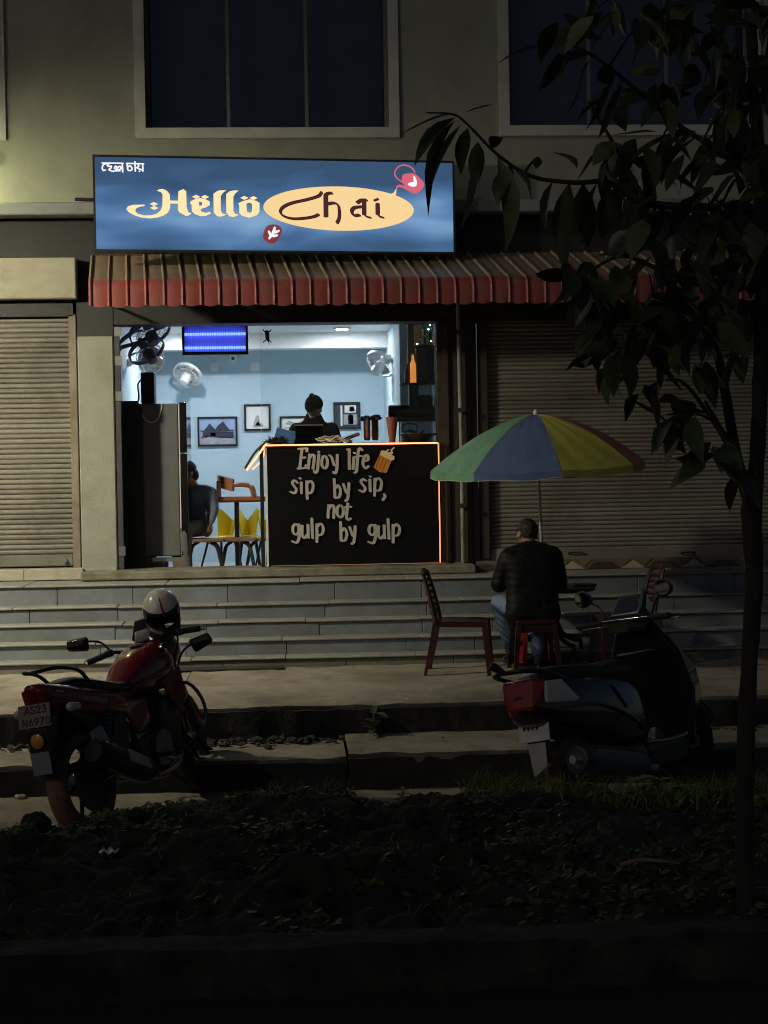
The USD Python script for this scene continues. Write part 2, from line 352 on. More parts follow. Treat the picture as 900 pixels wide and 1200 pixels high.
def rough_box(x0, x1, y0, y1, z0, z1, step=.06, amp=.012, seed=0, edge=.0, back=-.01):
    """a slab with weathered top and broken front edge"""
    nx, ny = max(2, int((x1 - x0) / step)), max(2, int((y1 - y0) / step)); xs, ys = np.linspace(x0, x1, nx + 1), np.linspace(y0, y1, ny + 1)
    gx, gy = np.meshgrid(xs, ys, indexing='ij'); p = np.stack([gx, gy, np.zeros_like(gx)], -1)
    h = (meshkit.fbm(p * 7, 4, seed) - .5) * 2 * amp
    wob = (meshkit.fbm(p * 5 + 11, 4, seed + 5) - .5)
    gyy = gy + np.where(gy < y0 + 1e-6, wob * edge, 0)
    h = h - np.where(gy < y0 + 1e-6, np.abs(wob) * edge * .35, 0)
    top = np.stack([gx, gyy, z1 + h], -1)
    low = top[:, :1].copy(); low[:, 0, 2] = z0; low[:, 0, 1] += back
    mid = top[:, :1] * .5 + low * .5; mid[:, 0, 1] += (meshkit.fbm(mid[:, 0] * 9, 3, seed) - .5) * edge
    g = np.concatenate([low, mid, top], 1); a, b, _ = g.shape; f = []
    for i in range(a - 1):
        for j in range(b - 1):
            p0, q, r_, s = i * b + j, (i + 1) * b + j, (i + 1) * b + j + 1, i * b + j + 1
            f += [[p0, q, r_], [p0, r_, s]]
    return trimesh.Trimesh(g.reshape(-1, 3), f, process=False), 2
def nib(strokes, rx, ry, ang=0.0, n=6):
    """pen strokes (polylines) drawn with an elliptic nib, as a shapely shape"""
    out = []
    for s in strokes:
        p = catmull(s, n) if len(s) > 2 else np.asarray(s, float)
        l = affinity.scale(affinity.rotate(LineString(p), -ang, origin=(0, 0)), 1 / rx, 1 / ry, origin=(0, 0))
        out.append(affinity.rotate(affinity.scale(l.buffer(1, quad_segs=4), rx, ry, origin=(0, 0)), ang, origin=(0, 0)))
    return unary_union(out)
def ell(cx, cy, rx, ry, n=20):
    a = np.linspace(0, 2 * np.pi, n + 1); return np.stack([cx + rx * np.cos(a), cy + ry * np.sin(a)], 1)
def mapshape(shape, fn):
    return shapely.transform(shape, lambda c: np.array([fn(*q) for q in c])).buffer(0)
def rotm(m, deg, axis, point=(0, 0, 0)):
    m.apply_transform(trimesh.transformations.rotation_matrix(math.radians(deg), axis, point)); return m
def mv(m, *d):
    m.apply_translation(d); return m

# ================================================================ ground, street, kerbs, steps
XL, XR = -7.0, 8.0
ZP, ZS, ZT = -0.78, -0.98, -1.23          # pavement, lower step, street
Y_PAVE, Y_LOW, Y_ST, Y_VER = -3.75, -4.5, -1.50, -0.70
tag(obj('ground', box(-220, 220, -60, 220, -1.5, -1.235), asphalt), kind='structure')
g, _ = rough_box(XL - 3, XR + 3, -7.2, -4.3, -1.4, ZT, .08, .014, 3)
tag(obj('street', g, street_m, smooth=30), kind='structure')
pav = tag(sub('pavement', None), kind='structure')
seams = [XL - 2, -3.6, -.9, 2.1, 4.4, XR + 2]
for i in range(len(seams) - 1):
    g, _ = rough_box(seams[i] + .004, seams[i + 1] - .004, Y_PAVE, Y_ST + .05, -1.3, ZP - .004 * (i % 2), .045, .010, 20 + i, .07, .10)
    obj('slab', g, concrete, pav, 40)
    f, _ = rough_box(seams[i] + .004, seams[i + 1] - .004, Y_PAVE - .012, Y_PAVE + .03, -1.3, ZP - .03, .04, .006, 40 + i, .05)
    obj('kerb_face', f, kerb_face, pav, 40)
low = tag(sub('lower_step', None), kind='structure')
xs_ = float(atz(405, 870, ZS)[0])
for k, (a, b, yf, z) in enumerate(((XL - 2, -2.6, Y_LOW + .06, ZS - .05), (-2.6, xs_, Y_LOW + .05, ZS - .045), (xs_, 2.6, Y_LOW - .02, ZS - .01), (2.6, XR + 2, Y_LOW, ZS - .02))):
    g, _ = rough_box(a + .006, b - .006, yf, Y_PAVE + .02, -1.35, z, .045, .014, 60 + k, .08, .10)
    obj('slab', g, concrete, low, 40)
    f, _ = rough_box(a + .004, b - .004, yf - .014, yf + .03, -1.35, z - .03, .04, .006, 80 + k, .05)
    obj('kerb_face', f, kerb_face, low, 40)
# dark rubble and leaf litter along the foot of the pavement
m = []
for k in range(900):
    x = rnd.uniform(-3.4, 4.2); y = Y_PAVE - .03 - abs(rnd.gauss(0, .10)); s = rnd.uniform(.006, .022)
    if -.75 < x < .1: s *= 1.6
    b = trimesh.creation.icosphere(0, s); b.apply_scale([1.5, 1, .45]); b.vertices += nrg.normal(0, s * .2, b.vertices.shape)
    m.append(mv(rotm(b, rnd.uniform(0, 360), [0, 0, 1]), x, y, ZS - .03 + s * .3))
tag(obj('rubble', cat(m), M('rubble_dark', (.035, .033, .027), .95, .4, 15)), 'dark crumbled rubble lying along the foot of the pavement kerb', 'rubble', kind='stuff')

base_stone = M('base_stone', (.15, .14, .125), .8, .15, 6, dirt=(.1, .09, .075))
steps = tag(sub('steps', None), kind='structure')
tops = [-.088, -.273, -.411, -.552, -.692]                     # tops of the five steps
yf = [Y_VER - .20 * i for i in range(5)]
obj('core', box(XL, XR, Y_VER + .02, 0.4, -1.3, tops[0] - .035), plain_black, steps)
for i, (zt, y0) in enumerate(zip(tops, yf)):
    zb = tops[i + 1] if i < 4 else ZP
    yb = (yf[i - 1] + .02) if i else .35
    x = XL + rnd.uniform(0, .6)
    while x < XR:
        w = rnd.uniform(.75, 1.35); j = rnd.uniform(-.003, .003)
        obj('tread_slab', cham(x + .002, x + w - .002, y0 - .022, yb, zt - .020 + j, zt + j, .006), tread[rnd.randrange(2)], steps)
        x += w
    x = XL - rnd.uniform(0, .6)
    while x < XR:
        w = rnd.uniform(.6, 1.1); j = rnd.uniform(-.003, .003)
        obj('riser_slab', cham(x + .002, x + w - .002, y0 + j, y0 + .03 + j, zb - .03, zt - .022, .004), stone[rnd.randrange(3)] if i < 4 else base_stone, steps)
        x += w

# the planted strip between street and near road: clods of soil with a ragged crest
crest_px = [(-200, 990), (0, 972), (40, 955), (70, 968), (150, 948), (240, 934), (350, 926), (450, 927), (600, 931), (750, 933), (900, 930), (1100, 926)]
CX = np.array([atd(p, q, 7.75)[0] for p, q in crest_px]); CZ = np.array([atd(p, q, 7.75)[2] for p, q in crest_px])
Y_CREST, Y_NEAR = EYE[1] + 7.75, EYE[1] + 4.95
def mound_z(x, y):
    x, y = np.asarray(x, float), np.asarray(y, float); zc = np.interp(x, CX, CZ); zn = -.63
    u = np.clip((y - Y_NEAR) / (Y_CREST - Y_NEAR), 0, 1)
    z = zn + (zc - zn) * u ** 1.5
    z = np.where(y > Y_CREST, zc + (ZT - .05 - zc) * np.clip((y - Y_CREST) / .85, 0, 1) ** 1.4, z)
    p = np.stack([x, y, np.zeros_like(x)], -1)
    n1 = meshkit.fbm(p * 2.4 + 3, 5, 5) - .5; n2 = np.abs(meshkit.fbm(p * 6.5, 4, 8) - .5); n3 = np.abs(meshkit.noise(p * 19, 12) - .5)
    keep = np.clip((y - Y_NEAR) / .15, 0, 1) * np.where(y > Y_CREST, .6, np.where(y > Y_CREST - .4, .7, 1))
    return z + keep * (n1 * .26 - n2 * .34 - .012 - n3 * .05)
gx, gy = np.meshgrid(np.arange(-3.4, 3.9, .026), np.arange(Y_NEAR, Y_CREST + .9, .026), indexing='ij')
gz = mound_z(gx, gy); V = np.stack([gx, gy, gz], -1); a_, b_ = gx.shape
ii, jj = np.meshgrid(np.arange(a_ - 1), np.arange(b_ - 1), indexing='ij'); q0 = (ii * b_ + jj).ravel()
F = np.vstack([np.stack([q0, q0 + b_, q0 + b_ + 1], 1), np.stack([q0, q0 + b_ + 1, q0 + 1], 1)])
tag(obj('soil_bank', trimesh.Trimesh(V.reshape(-1, 3), F, process=False), soil, smooth=True), kind='structure')
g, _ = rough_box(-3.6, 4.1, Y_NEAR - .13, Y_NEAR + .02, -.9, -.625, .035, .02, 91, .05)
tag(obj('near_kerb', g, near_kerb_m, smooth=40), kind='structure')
tag(obj('near_road', box(-60, 60, -60, Y_NEAR - .1, -1.2, -.78), asphalt), kind='structure')

# ================================================================ the building
bld = thing('shop_building', 'olive plastered building with upstairs windows above shuttered shop fronts and a lit tea room', 'building')
ZL1, ZL0 = Z(232, -.4, 60), Z(247, -.4, 60)           # ledge
ztop = 5.9
wall = sbox(XL, ZL0 + .02, XR, ztop)
wins = []
def win_rect(px0, px1, pyb):
    x0, x1, zb = X(px0, 0, pyb), X(px1, 0, pyb), Z(pyb, 0, (px0 + px1) / 2); return x0, x1, zb, zb + 1.62
WIN = [win_rect(-330, -5, 153), win_rect(171, 456, 150), win_rect(597, 880, 147)]
for x0, x1, z0, z1 in WIN: wall = wall.difference(sbox(x0, z0, x1, z1))
obj('wall', prism(wall, 0, .25), plaster, bld)
for x0, x1, z0, z1 in WIN:
    w = sub('window', bld); t = .098
    ringp = sbox(x0 - t, z0 - t, x1 + t, z1 + t).difference(sbox(x0, z0, x1, z1))
    obj('surround', prism(ringp, -.028, .06), trim, w)
    fr = sbox(x0 + .002, z0 + .002, x1 - .002, z1 - .002).difference(sbox(x0 + .03, z0 + .03, x1 - .035, z1 - .035))
    obj('frame', prism(fr, .10, .15), frame_metal, w)
    for k in (1, 2):
        xm = x0 + .03 + (x1 - x0 - .065) * k / 3
        obj('mullion', box(xm - .016, xm + .016, .103, .147, z0 + .0305, z1 - .0355), frame_metal, w)
    for k in range(3):
        xa, xb = x0 + .03 + (x1 - x0 - .065) * k / 3, x0 + .03 + (x1 - x0 - .065) * (k + 1) / 3
        obj('pane', box(xa + .018, xb - .018, .122, .128, z0 + .032, z1 - .037), pane_m, w)
    obj('reflection_curtain', sheet(np.array([[[x0 + .02 + (x1 - x0 - .04) * u, .42 + .003 * math.sin(u * 60), z0 - .1 + (z1 - z0 + .2) * v] for v in (0, .5, 1)] for u in np.linspace(0, 1, 120)]), .004), mats.get('reflection_curtain') or M('reflection_curtain', (.45, .455, .47), .9, .15, 4), w)  # curtain tone raised to stand in for reflection in the panes
obj('upper_floor', box(XL, XR, .26, 6, ZL0 - .02, ZL0 + .12), plain_black, bld)
obj('upper_back_wall', box(XL, XR, 2.5, 2.6, ZL0 + .12, ztop), plain_black, bld)
obj('roof', box(XL - .1, XR + .1, -.1, 6, ztop, ztop + .15), ledge_m, bld)
obj('ledge_rod', tube([at(88, 233.5, -.12), at(110, 234, -.12)], .016, 8), plain_black, bld)
obj('ledge', cham(XL, XR, -.20, .0, ZL0, ZL1, .012), ledge_m, bld)
zb1, zb0 = Z(302, -.04, 40), Z(350, -.04, 40)
xb = X(89, -.04, 325)
obj('fascia', box(XL, XR, .12, .3, zb0 - .03, ZL0 - .003), plain_black, bld)  # black colour stands in for shade in the recess under the ledge
obj('beam', cham(XL, xb, -.04, .117, zb0, zb1, .01), beige, bld)
xo0, xo1 = X(135, 0, 520), X(514, 0, 520); zo = Z(378, 0, 320)
xp0 = X(93, 0, 520)
obj('pillar', cham(xp0, xo0, 0, .32, -.05, Z(394, 0, 110), .01), pillar_m, bld)
obj('pillar_head', box(xp0, xo0, .012, .32, Z(394, 0, 110) + .002, zb0 - .034), plain_black, bld)  # head and lintel plain black above a sharp line on the pillar
obj('lintel', box(xo0, XR, .02, .30, zo, ZL0 - .006), plain_black, bld)
# dark panelled strip at the right of the opening
xs0, xs1 = xo1, X(560, 0, 520); zt0 = Z(660, 0, 540)
obj('side_panel', box(xs0, xs1, .03, .25, -.03, zo - .002), soot, bld)
for q in (524, 549):
    xr = X(q, 0, 520); obj('batten', box(xr - .02, xr + .02, .0, .028, -.03, zo - .004), soot, bld)
xc = X(541, -.07, 520)
cpipe = sub('conduit', bld)
obj('pipe', tube([(xc, -.05, .0), (xc, -.05, 1.0), (xc - .015, -.05, 2.5)], .02, 10), pipe_m, cpipe)
for zz in (.55, 1.46, 2.2): obj('clamp', box(xc - .035, xc + .035, -.075, .0, zz - .02, zz + .02), dark_steel, cpipe)
# shutters: each slat its own piece
slat_prof = lambda h: [(0, 0), (-.010, h * .10), (-.016, h * .32), (-.016, h * .62), (-.010, h * .86), (0, h * .97)]
def shutter(x0, x1, z0, z1, y, n, pair, name):
    s = sub(name, bld); h = (z1 - z0) / n
    for k in range(n):
        pr = slat_prof(h); dz = rnd.uniform(-.001, .001)
        v = [(xx, y + a, z0 + k * h + b + dz) for xx in (x0, x1) for a, b in pr] ; c = len(pr)
        f = [[j, j + 1, c + j + 1] for j in range(c - 1)] + [[j, c + j + 1, c + j] for j in range(c - 1)] + [[0, j + 1, j] for j in range(1, c - 1)] + [[c, c + j, c + j + 1] for j in range(1, c - 1)] + [[0, c, c + c - 1], [0, 2 * c - 1, c - 1]]
        mm_ = trimesh.Trimesh(v, f, process=False); mm_.invert()
        obj('slat', mm_, pair[rnd.random() < .35], s)
    obj('backing', box(x0, x1, y + .001, y + .012, z0, z1), plain_black, s)
    return s
zl0, zl1 = Z(650, .12, 40), Z(372, .12, 40); xl1 = X(83, .12, 500)
sh = shutter(XL + .5, xl1, zl0, zl1, .15, 47, (shut_l, shut_l2), 'roller_shutter')
obj('guide_rail', cham(xl1 + .002, X(92, .1, 500), .07, .19, Z(668, .1, 88), zl1 + .02, .006), rail_m, sh)
obj('bottom_bar', cham(XL + .5, xl1 - .003, .105, .16, Z(664, .12, 40), zl0 - .003, .008), shut_l, sh)
lk = lathe([(.0, -.02), (.022, -.02), (.022, .02), (.0, .02)], 'y', 12, (X(76, .09, 655), .09, Z(657, .09, 76))); obj('lock', lk, steel, sh)
obj('shutter_box', box(XL + .5, xl1 + .05, .07, .30, zl1 + .003, zb0 - .034), plain_black, bld)
zr0, zr1 = Z(640, .1, 720), Z(356, .1, 720); xr0 = X(572, .1, 500)
for k, (xa, xb_) in enumerate(((xr0, xr0 + 4.0),)):
    sh = shutter(xa, xb_, zr0, zr1, .13, 56, (shut_r, shut_r2), 'roller_shutter')
    obj('guide_rail', cham(xa - .09, xa - .003, .05, .16, Z(655, .1, 566), zr1 + .02, .006), soot, sh)
    bb = obj('bottom_bar', cham(xa, xb_, .09, .14, Z(655, .1, 720), zr0 - .003, .008), shut_r, sh)
    for q in (674, 806):
        xq = X(q, .08, 647); zq = Z(647, .08, q)
        obj('handle', cat(tube([(xq - .07, .086, zq - .012), (xq - .06, .06, zq), (xq + .06, .06, zq), (xq + .07, .086, zq - .012)], .008, 6)), dark_steel, sh)
# plinths and threshold
obj('threshold', cham(X(98, -.1, 668), X(555, -.1, 664), -.32, .34, -.083, -.004, .012), M('mossy_threshold', (.20, .185, .14), .85, .2, 8, bump=.3, dirt=(.10, .09, .06), dirt_lo=.4, dirt_hi=.65, dirt_scale=3), bld)
obj('pillar_foot', cham(xp0 - .03, xo0 - .0, -.03, .0, -.08, .02, .008), ledge_m, bld)
x = X(98, -.1, 668) - .006
while x > XL:
    w = rnd.uniform(.42, .6); obj('plinth_tile', cham(x - w + .003, x, -.09 + rnd.uniform(0, .003), .18, -.083, Z(667, -.05, 40), .005), beige, bld); x -= w
# tile frieze under the right shutter
xf = X(556, -.02, 664) + .02; zf0, zf1 = -.083, Z(655, .0, 700)
obj('frieze_base', box(xf, XR, -.012, .2, zf0, zf1), M('frieze_ground', (.15, .115, .08), .5, .15, 6), bld)
fp, fd, fm = M('frieze_pale', (.42, .38, .29), .5, .1, 8), M('frieze_dark', (.06, .04, .03), .5, .15, 8), M('frieze_mid', (.20, .14, .09), .5, .15, 8)
pitch = (X(742, 0, 664) - X(671, 0, 664)); x = X(671, 0, 664) - 2 * pitch
while x < XR - pitch:
    H = zf1 - zf0 - .006; c = x
    for (poly, mat_) in (([(c - .115, zf0 + .003), (c + .115, zf0 + .003), (c, zf0 + .08)], fp), ([(c + .14, zf0 + .003), (c + pitch - .14, zf0 + .003), (c + pitch / 2 + .09, zf1 - .03), (c + pitch / 2 - .09, zf1 - .03)], fd), ([(c + .03, zf1 - .004), (c + .18, zf1 - .004), (c + .105, zf1 - .07)], fm), ([(c - .03, zf1 - .004), (c - .18, zf1 - .004), (c - .105, zf1 - .07)], fm)):
        obj('tile', prism(Polygon(poly), -.019, -.0125), mat_, bld)
    x += pitch

# ---------------------------------------------------------------- the tea room inside
YB = 3.8; ZF = -.15
xlw = X(128, 0, 520); xaw = X(516, 0, 520); xrw = X(478, 0, 520)
zceil = Z(383.5, 2.45, 401)
obj('room_floor', box(xlw, xaw, .34, YB + .1, ZF - .1, ZF), floor_tile, bld)
obj('room_back_wall', box(xlw - .3, xaw, YB, YB + .1, ZF, zceil), room_blue, bld)
obj('room_left_wall', box(xlw - .1, xlw, .32, YB, ZF, zceil), room_blue, bld)
obj('room_right_wall', box(xrw, xaw - .002, .95, YB, ZF, zceil), room_blue, bld)
obj('alcove_wall', box(xaw, xaw + .1, .25, 1.6, ZF, zceil), room_blue, bld)
obj('room_ceiling', box(xlw - .1, xaw + .1, .30, YB + .1, zceil, zceil + .08), room_white, bld)
obj('ceiling_beam', box(xlw, xrw, 3.0, 3.25, Z(408, 3.0, 350), zceil), room_white, bld)
for q in ((251, 430), (299, 430)):
    c = at(*q, YB); obj('switch_plate', rbox(c[0] - .055, c[0] + .055, YB - .02, YB - .001, c[2] - .055, c[2] + .055, .006), white_plastic, bld)

for k, q in enumerate(((222, 384), (401, 384))):
    c = at(q[0], q[1], 2.47)
    t = thing('ceiling_light', ('round white ceiling light seen behind the blue insect killer', 'round white ceiling light above the man at the counter')[k], 'ceiling light', (c[0], 2.47, zceil), group='ceiling lights of the tea room')
    obj('rim', lathe([(.062, -.001), (.10, -.001), (.10, -.018), (.085, -.025), (.062, -.02)], 'z', 28), white_plastic, t, 40)
    obj('lamp', lathe([(0, -.008), (.06, -.008), (.06, -.022), (.0, -.03)], 'z', 28), lamp_m, t, 40)

# ---------------------------------------------------------------- light box sign with its lettering
cs = at(321, 241, -.53); SW, SH, SD = 3.30, .835, .14
d_l, d_r = at(109.5, 241, -.78), at(533, 241, -.42)
SW = float(np.linalg.norm(d_r[:2] - d_l[:2])); SA = math.degrees(math.atan2(d_r[1] - d_l[1], d_r[0] - d_l[0]))
SH = (Z(187, -.53, 321) - Z(297.5, -.53, 321)); cs = (d_l + d_r) / 2; cs[2] = (Z(187, -.53, 321) + Z(297.5, -.53, 321)) / 2
sign = thing('shop_sign', 'lit blue light box sign lettered in cream and brown over the awning', 'shop sign', cs, rotz=SA)
TL, TR, BR, BL = map(np.array, ((109.5, 187.), (533., 186.5), (532.5, 294.), (112., 302.)))
def s_uv(px, py):
    u, v = .5, .5
    for _ in range(12):
        top, bot = TL + (TR - TL) * u, BL + (BR - BL) * u
        v = (py - top[1]) / (bot[1] - top[1]); lft, rgt = TL + (BL - TL) * v, TR + (BR - TR) * v; u = (px - lft[0]) / (rgt[0] - lft[0])
    return ((u - .5) * SW, (.5 - v) * SH)
w2, h2 = SW / 2, SH / 2
obj('frame', prism(sbox(-w2, -h2, w2, h2).difference(sbox(-w2 + .018, -h2 + .018, w2 - .018, h2 - .018)), -.012, SD), dark_steel, sign)
obj('back', box(-w2 + .019, w2 - .019, SD - .02, SD - .001, -h2 + .019, h2 - .019), dark_steel, sign)
face_m = usdkit.material(stage, '/World/Looks/sign_face_glow', {
    'tc': ('texture_coordinate', {}), 'mp': ('mapping', {'scale': (.9, 1, 3.2)}), 'n': ('noise_texture', {'scale': 1.3, 'detail': 1.5, 'distortion': .3}),
    'sx': ('separate_xyz', {}), 'sh': ('math', {'math_type': 'add', 'value2': .13}), 'az': ('math', {'math_type': 'absolute'}), 'mr': ('map_range', {'from_min': 0.0, 'from_max': .42, 'to_min': .27, 'to_max': -.30}), 'ad': ('math', {'math_type': 'add'}),
    'mp2': ('mapping', {'scale': (.25, 1, 16)}), 'n2': ('noise_texture', {'scale': 1.0, 'detail': 2.0}), 'm2': ('math', {'math_type': 'multiply_add', 'value2': .04}), 
    'r': ('rgb_ramp', {'ramp': [(.25, (.036, .075, .15)), (.5, (.055, .125, .255)), (.70, (.095, .20, .38)), (1.0, (.22, .38, .58))]}),
    'e': ('emission', {'strength': SIGN})},
    [('tc.object', 'mp.vector'), ('mp.vector', 'n.vector'), ('tc.object', 'sx.vector'), ('sx.z', 'sh.value1'), ('sh.value', 'az.value1'), ('az.value', 'mr.value'), ('n.fac', 'ad.value1'), ('mr.result', 'ad.value2'),
     ('tc.object', 'mp2.vector'), ('mp2.vector', 'n2.vector'), ('n2.fac', 'm2.value1'), ('ad.value', 'm2.value3'), ('m2.value', 'r.fac'), ('r.color', 'e.color')], surface='e.emission')
obj('face', box(-w2 + .019, w2 - .019, 0, .006, -h2 + .019, h2 - .019), face_m, sign)
cream_e, ell_e, pink_e, dull_e, white_e = EM('sign_cream_glow', (1.0, .73, .40), SIGN), EM('sign_oval_glow', (.86, .60, .29), SIGN), EM('sign_pink_glow', (.62, .12, .17), SIGN), EM('sign_red_glow', (.22, .035, .045), SIGN), EM('sign_white_glow', (.85, .86, .92), SIGN)
brown_i = EM('sign_brown_glow', (.055, .020, .022), SIGN)
A = lambda x, y: s_uv(140 + x / 5.294, 210 + y / 5.294)      # "Hello" enlargement
B = lambda x, y: s_uv(300 + x / 4.5, 185 + y / 4.5)          # "Chai" enlargement
def signpart(name, shape, fn, mat_, y0=-.012, parent=sign):
    obj(name, prism(mapshape(shape, fn), y0, -.0005), mat_, parent)
def sm(pts, n=3): return Polygon(catmull(pts, n, closed=True))
Hs = Polygon([(225, 97), (243, 87), (262, 86), (285, 97), (302, 118), (305, 158), (352, 158), (355, 98), (385, 84), (402, 97), (405, 200), (415, 228), (434, 235), (412, 250), (398, 250), (362, 230), (352, 215), (352, 175), (306, 175), (304, 205), (292, 232), (265, 252), (225, 266), (180, 271), (130, 267), (85, 252), (55, 235), (42, 216), (52, 200), (80, 190), (150, 187), (152, 194), (120, 200), (98, 213), (95, 230), (110, 245), (150, 255), (195, 252), (228, 240), (248, 220), (258, 190), (260, 120), (250, 105)]).buffer(3).buffer(-3)
dm = lambda x, y, w=24, h=12: Polygon([(x - w, y), (x, y - h), (x + w, y), (x, y + h)])
signpart('letter', Hs, A, cream_e)
for q in (dm(207, 181), dm(209, 206)): signpart('letter_dot', q, A, cream_e)
eo = Polygon([(428, 160), (450, 148), (485, 137), (520, 145), (545, 158), (545, 180), (520, 195), (490, 205), (492, 222), (520, 230), (545, 222), (552, 232), (520, 248), (490, 250), (455, 238), (437, 222), (435, 180), (425, 170)], [[(478, 160), (498, 162), (500, 180), (482, 190)]])
signpart('letter', eo, A, cream_e)
for q in (dm(462, 130), dm(516, 130)): signpart('letter_dot', q, A, cream_e)
l_ = [(568, 110), (590, 92), (618, 85), (645, 86), (625, 102), (612, 125), (612, 215), (622, 232), (645, 236), (615, 250), (590, 247), (570, 225)]
for dx in (0, 77): signpart('letter', Polygon([(a + dx, b) for a, b in l_]), A, cream_e)
oo = Polygon([(720, 165), (745, 152), (790, 138), (830, 148), (850, 160), (848, 215), (835, 235), (785, 252), (740, 240), (725, 222), (726, 180)], [[(768, 165), (790, 158), (805, 168), (803, 215), (790, 225), (772, 215)]])
signpart('letter', oo, A, cream_e)
for q in (dm(757, 130), dm(813, 130)): signpart('letter_dot', q, A, cream_e)
oval = Polygon(ell(423, 268, 400, 116, 72)).union(Polygon([(738, 145), (731, 160), (728, 200), (690, 190), (716, 178)]))
signpart('oval', oval, B, ell_e, -.006)
Cc = nib([[(330, 186), (312, 206), (250, 226), (180, 243), (132, 264), (112, 290), (126, 313), (170, 327), (230, 325), (285, 315), (312, 303)]], 10, 5, 40)
hh = nib([[(352, 198), (352, 312)]], 13, 5, 0).union(nib([[(352, 198), (366, 190), (384, 188)], [(362, 246), (395, 240), (418, 252), (424, 290), (420, 325), (410, 344)]], 11, 4, 40))
aa = nib([[(545, 256), (505, 262), (490, 280), (500, 303), (530, 300)], [(520, 236), (542, 222), (568, 220)]], 12, 4, 35).union(nib([[(556, 222), (556, 296)]], 12, 5, 0)).union(nib([[(556, 296), (570, 308), (588, 312)]], 10, 4, 30))
ii_ = nib([[(628, 240), (628, 292)]], 12, 6, 0).union(nib([[(628, 292), (640, 306), (656, 310)]], 10, 4, 30)).union(nib([[(612, 222), (630, 214)]], 8, 4, 30))
for s in (Cc, hh, aa, ii_): signpart('letter', s, lambda x, y: B(x, y), brown_i, -.014)
tp = sub('teapot_mark', sign)
signpart('pot', sm([(770, 82), (800, 76), (832, 78), (865, 105), (882, 132), (862, 165), (830, 180), (795, 165), (768, 130), (762, 105)]), B, pink_e, -.008, tp)
signpart('spout', nib([[(805, 165), (775, 150), (750, 142), (737, 146)]], 6, 6).union(nib([[(832, 68), (820, 50), (795, 36), (765, 33), (738, 48), (723, 75), (735, 102), (765, 122)]], 3, 3)), B, pink_e, -.010, tp)
signpart('leaf', sm([(825, 88), (838, 105), (842, 130), (826, 122)]).union(sm([(792, 135), (815, 120), (842, 132), (825, 146)])), B, white_e, -.013, tp)
lm = sub('leaf_mark', sign)
signpart('patch', sm([(20, 430), (30, 385), (48, 366), (78, 360), (112, 372), (118, 400), (100, 435), (80, 458), (48, 458)]), B, dull_e, -.008, lm)
for (x, y, a) in ((78, 388, 75), (92, 398, 25), (55, 408, 120), (82, 420, 15), (58, 425, 60), (72, 404, 80)):
    q = affinity.rotate(Polygon(ell(x, y, 17, 7, 14)), -a, origin=(x, y)); signpart('leaf', q, B, white_e, -.012, lm)
Cb = lambda x, y: s_uv(105 + x / 11.25, 185 + y / 11.25)
beng = [[[(175, 132), (440, 132)]], [[(222, 140), (190, 158), (176, 195), (188, 232), (216, 226)]], [[(262, 140), (240, 162), (262, 178), (292, 172), (282, 202), (262, 222), (318, 244)]], [[(330, 200), (345, 172), (366, 186), (352, 214), (398, 172), (410, 208), (330, 232), (400, 232)], [(430, 132), (436, 246)]],
        [[(486, 132), (702, 132)]], [[(494, 140), (502, 215), (538, 226), (556, 196), (528, 164), (504, 178)]], [[(592, 108), (597, 232)]], [[(628, 140), (642, 168), (618, 188), (684, 216)], [(690, 132), (693, 232)], [(648, 232), (652, 234)]]]
for s in beng: signpart('script_letter', nib(s, 10, 8, 0), Cb, white_e, -.010)

# ---------------------------------------------------------------- corrugated awning
awn = thing('awning', 'corrugated red and brown awning with rolled front edge under the sign', 'awning')
ya, yfr = .02, -.95
zf_ = Z(355, yfr, 320); zback = zf_ + .56
AX0, AX1 = X(104, yfr, 340), 4.4
pitch = (X(640, yfr) - X(104, yfr)) / 25.2
prof = [(0, 0.0)] ; 
def aw_profile():
    pts = []
    for t in np.linspace(0, 1, 5): pts.append((ya + (yfr + .10 - ya) * t, zback + (zf_ + .23 - zback) * t))
    for a in np.linspace(15, 80, 5): pts.append((yfr + .10 - .10 * math.sin(math.radians(a)), zf_ + .13 + .10 * math.cos(math.radians(a))))
    pts.append((yfr - .004, zf_ + .09)); pts.append((yfr - .002, zf_ + .03)); pts.append((yfr, zf_ - .012)); return np.array(pts)
AP = aw_profile(); nrm = np.gradient(AP, axis=0); nrm = np.stack([-nrm[:, 1], nrm[:, 0]], 1); nrm /= np.linalg.norm(nrm, axis=1, keepdims=True); nrm *= np.where(nrm[:, 1:2] + (-nrm[:, 0:1]) < 0, -1, 1)
rib = [(0, .0), (.05, .014), (.10, .019), (.15, .014), (.20, .0), (.35, .003), (.6, .006), (.85, .003), (1.0, .0)]
n = 0; x = AX0
aw_back = M('awning_soffit', (.03, .025, .022), .9, .1, 4)
while x < AX1:
    skew = -.10
    wv = rnd.uniform(-.006, .006)
    up_, lp_ = [], []
    for (fx, hgt) in rib:
        col = np.array([[x + fx * pitch * .998 + skew * (AP[i, 0] - yfr) / (ya - yfr), AP[i, 0] + nrm[i, 0] * (hgt + .004), AP[i, 1] + nrm[i, 1] * (hgt + .004) + wv] for i in range(len(AP))])
        col[-1, 2] -= .016 * math.sin(math.pi * min(1, max(0, (fx - .2) / .8))); col[-2, 2] -= .006 * math.sin(math.pi * min(1, max(0, (fx - .2) / .8)))
        up_.append(col[:7]); lp_.append(col[6:])
    p = sub('panel', awn)
    obj('upper_sheet', sheet(np.array(up_), .003), aw_top, p, 25)
    low_ = sheet(np.array([catmull(c, 3) for c in lp_]), .003)
    obj('rolled_edge', low_, aw_red, p, 25)
    x += pitch; n += 1
obj('front_bar', box(AX0 - .02, AX1, yfr + .05, yfr + .09, zf_ - .0, zf_ + .035), dark_steel, awn)
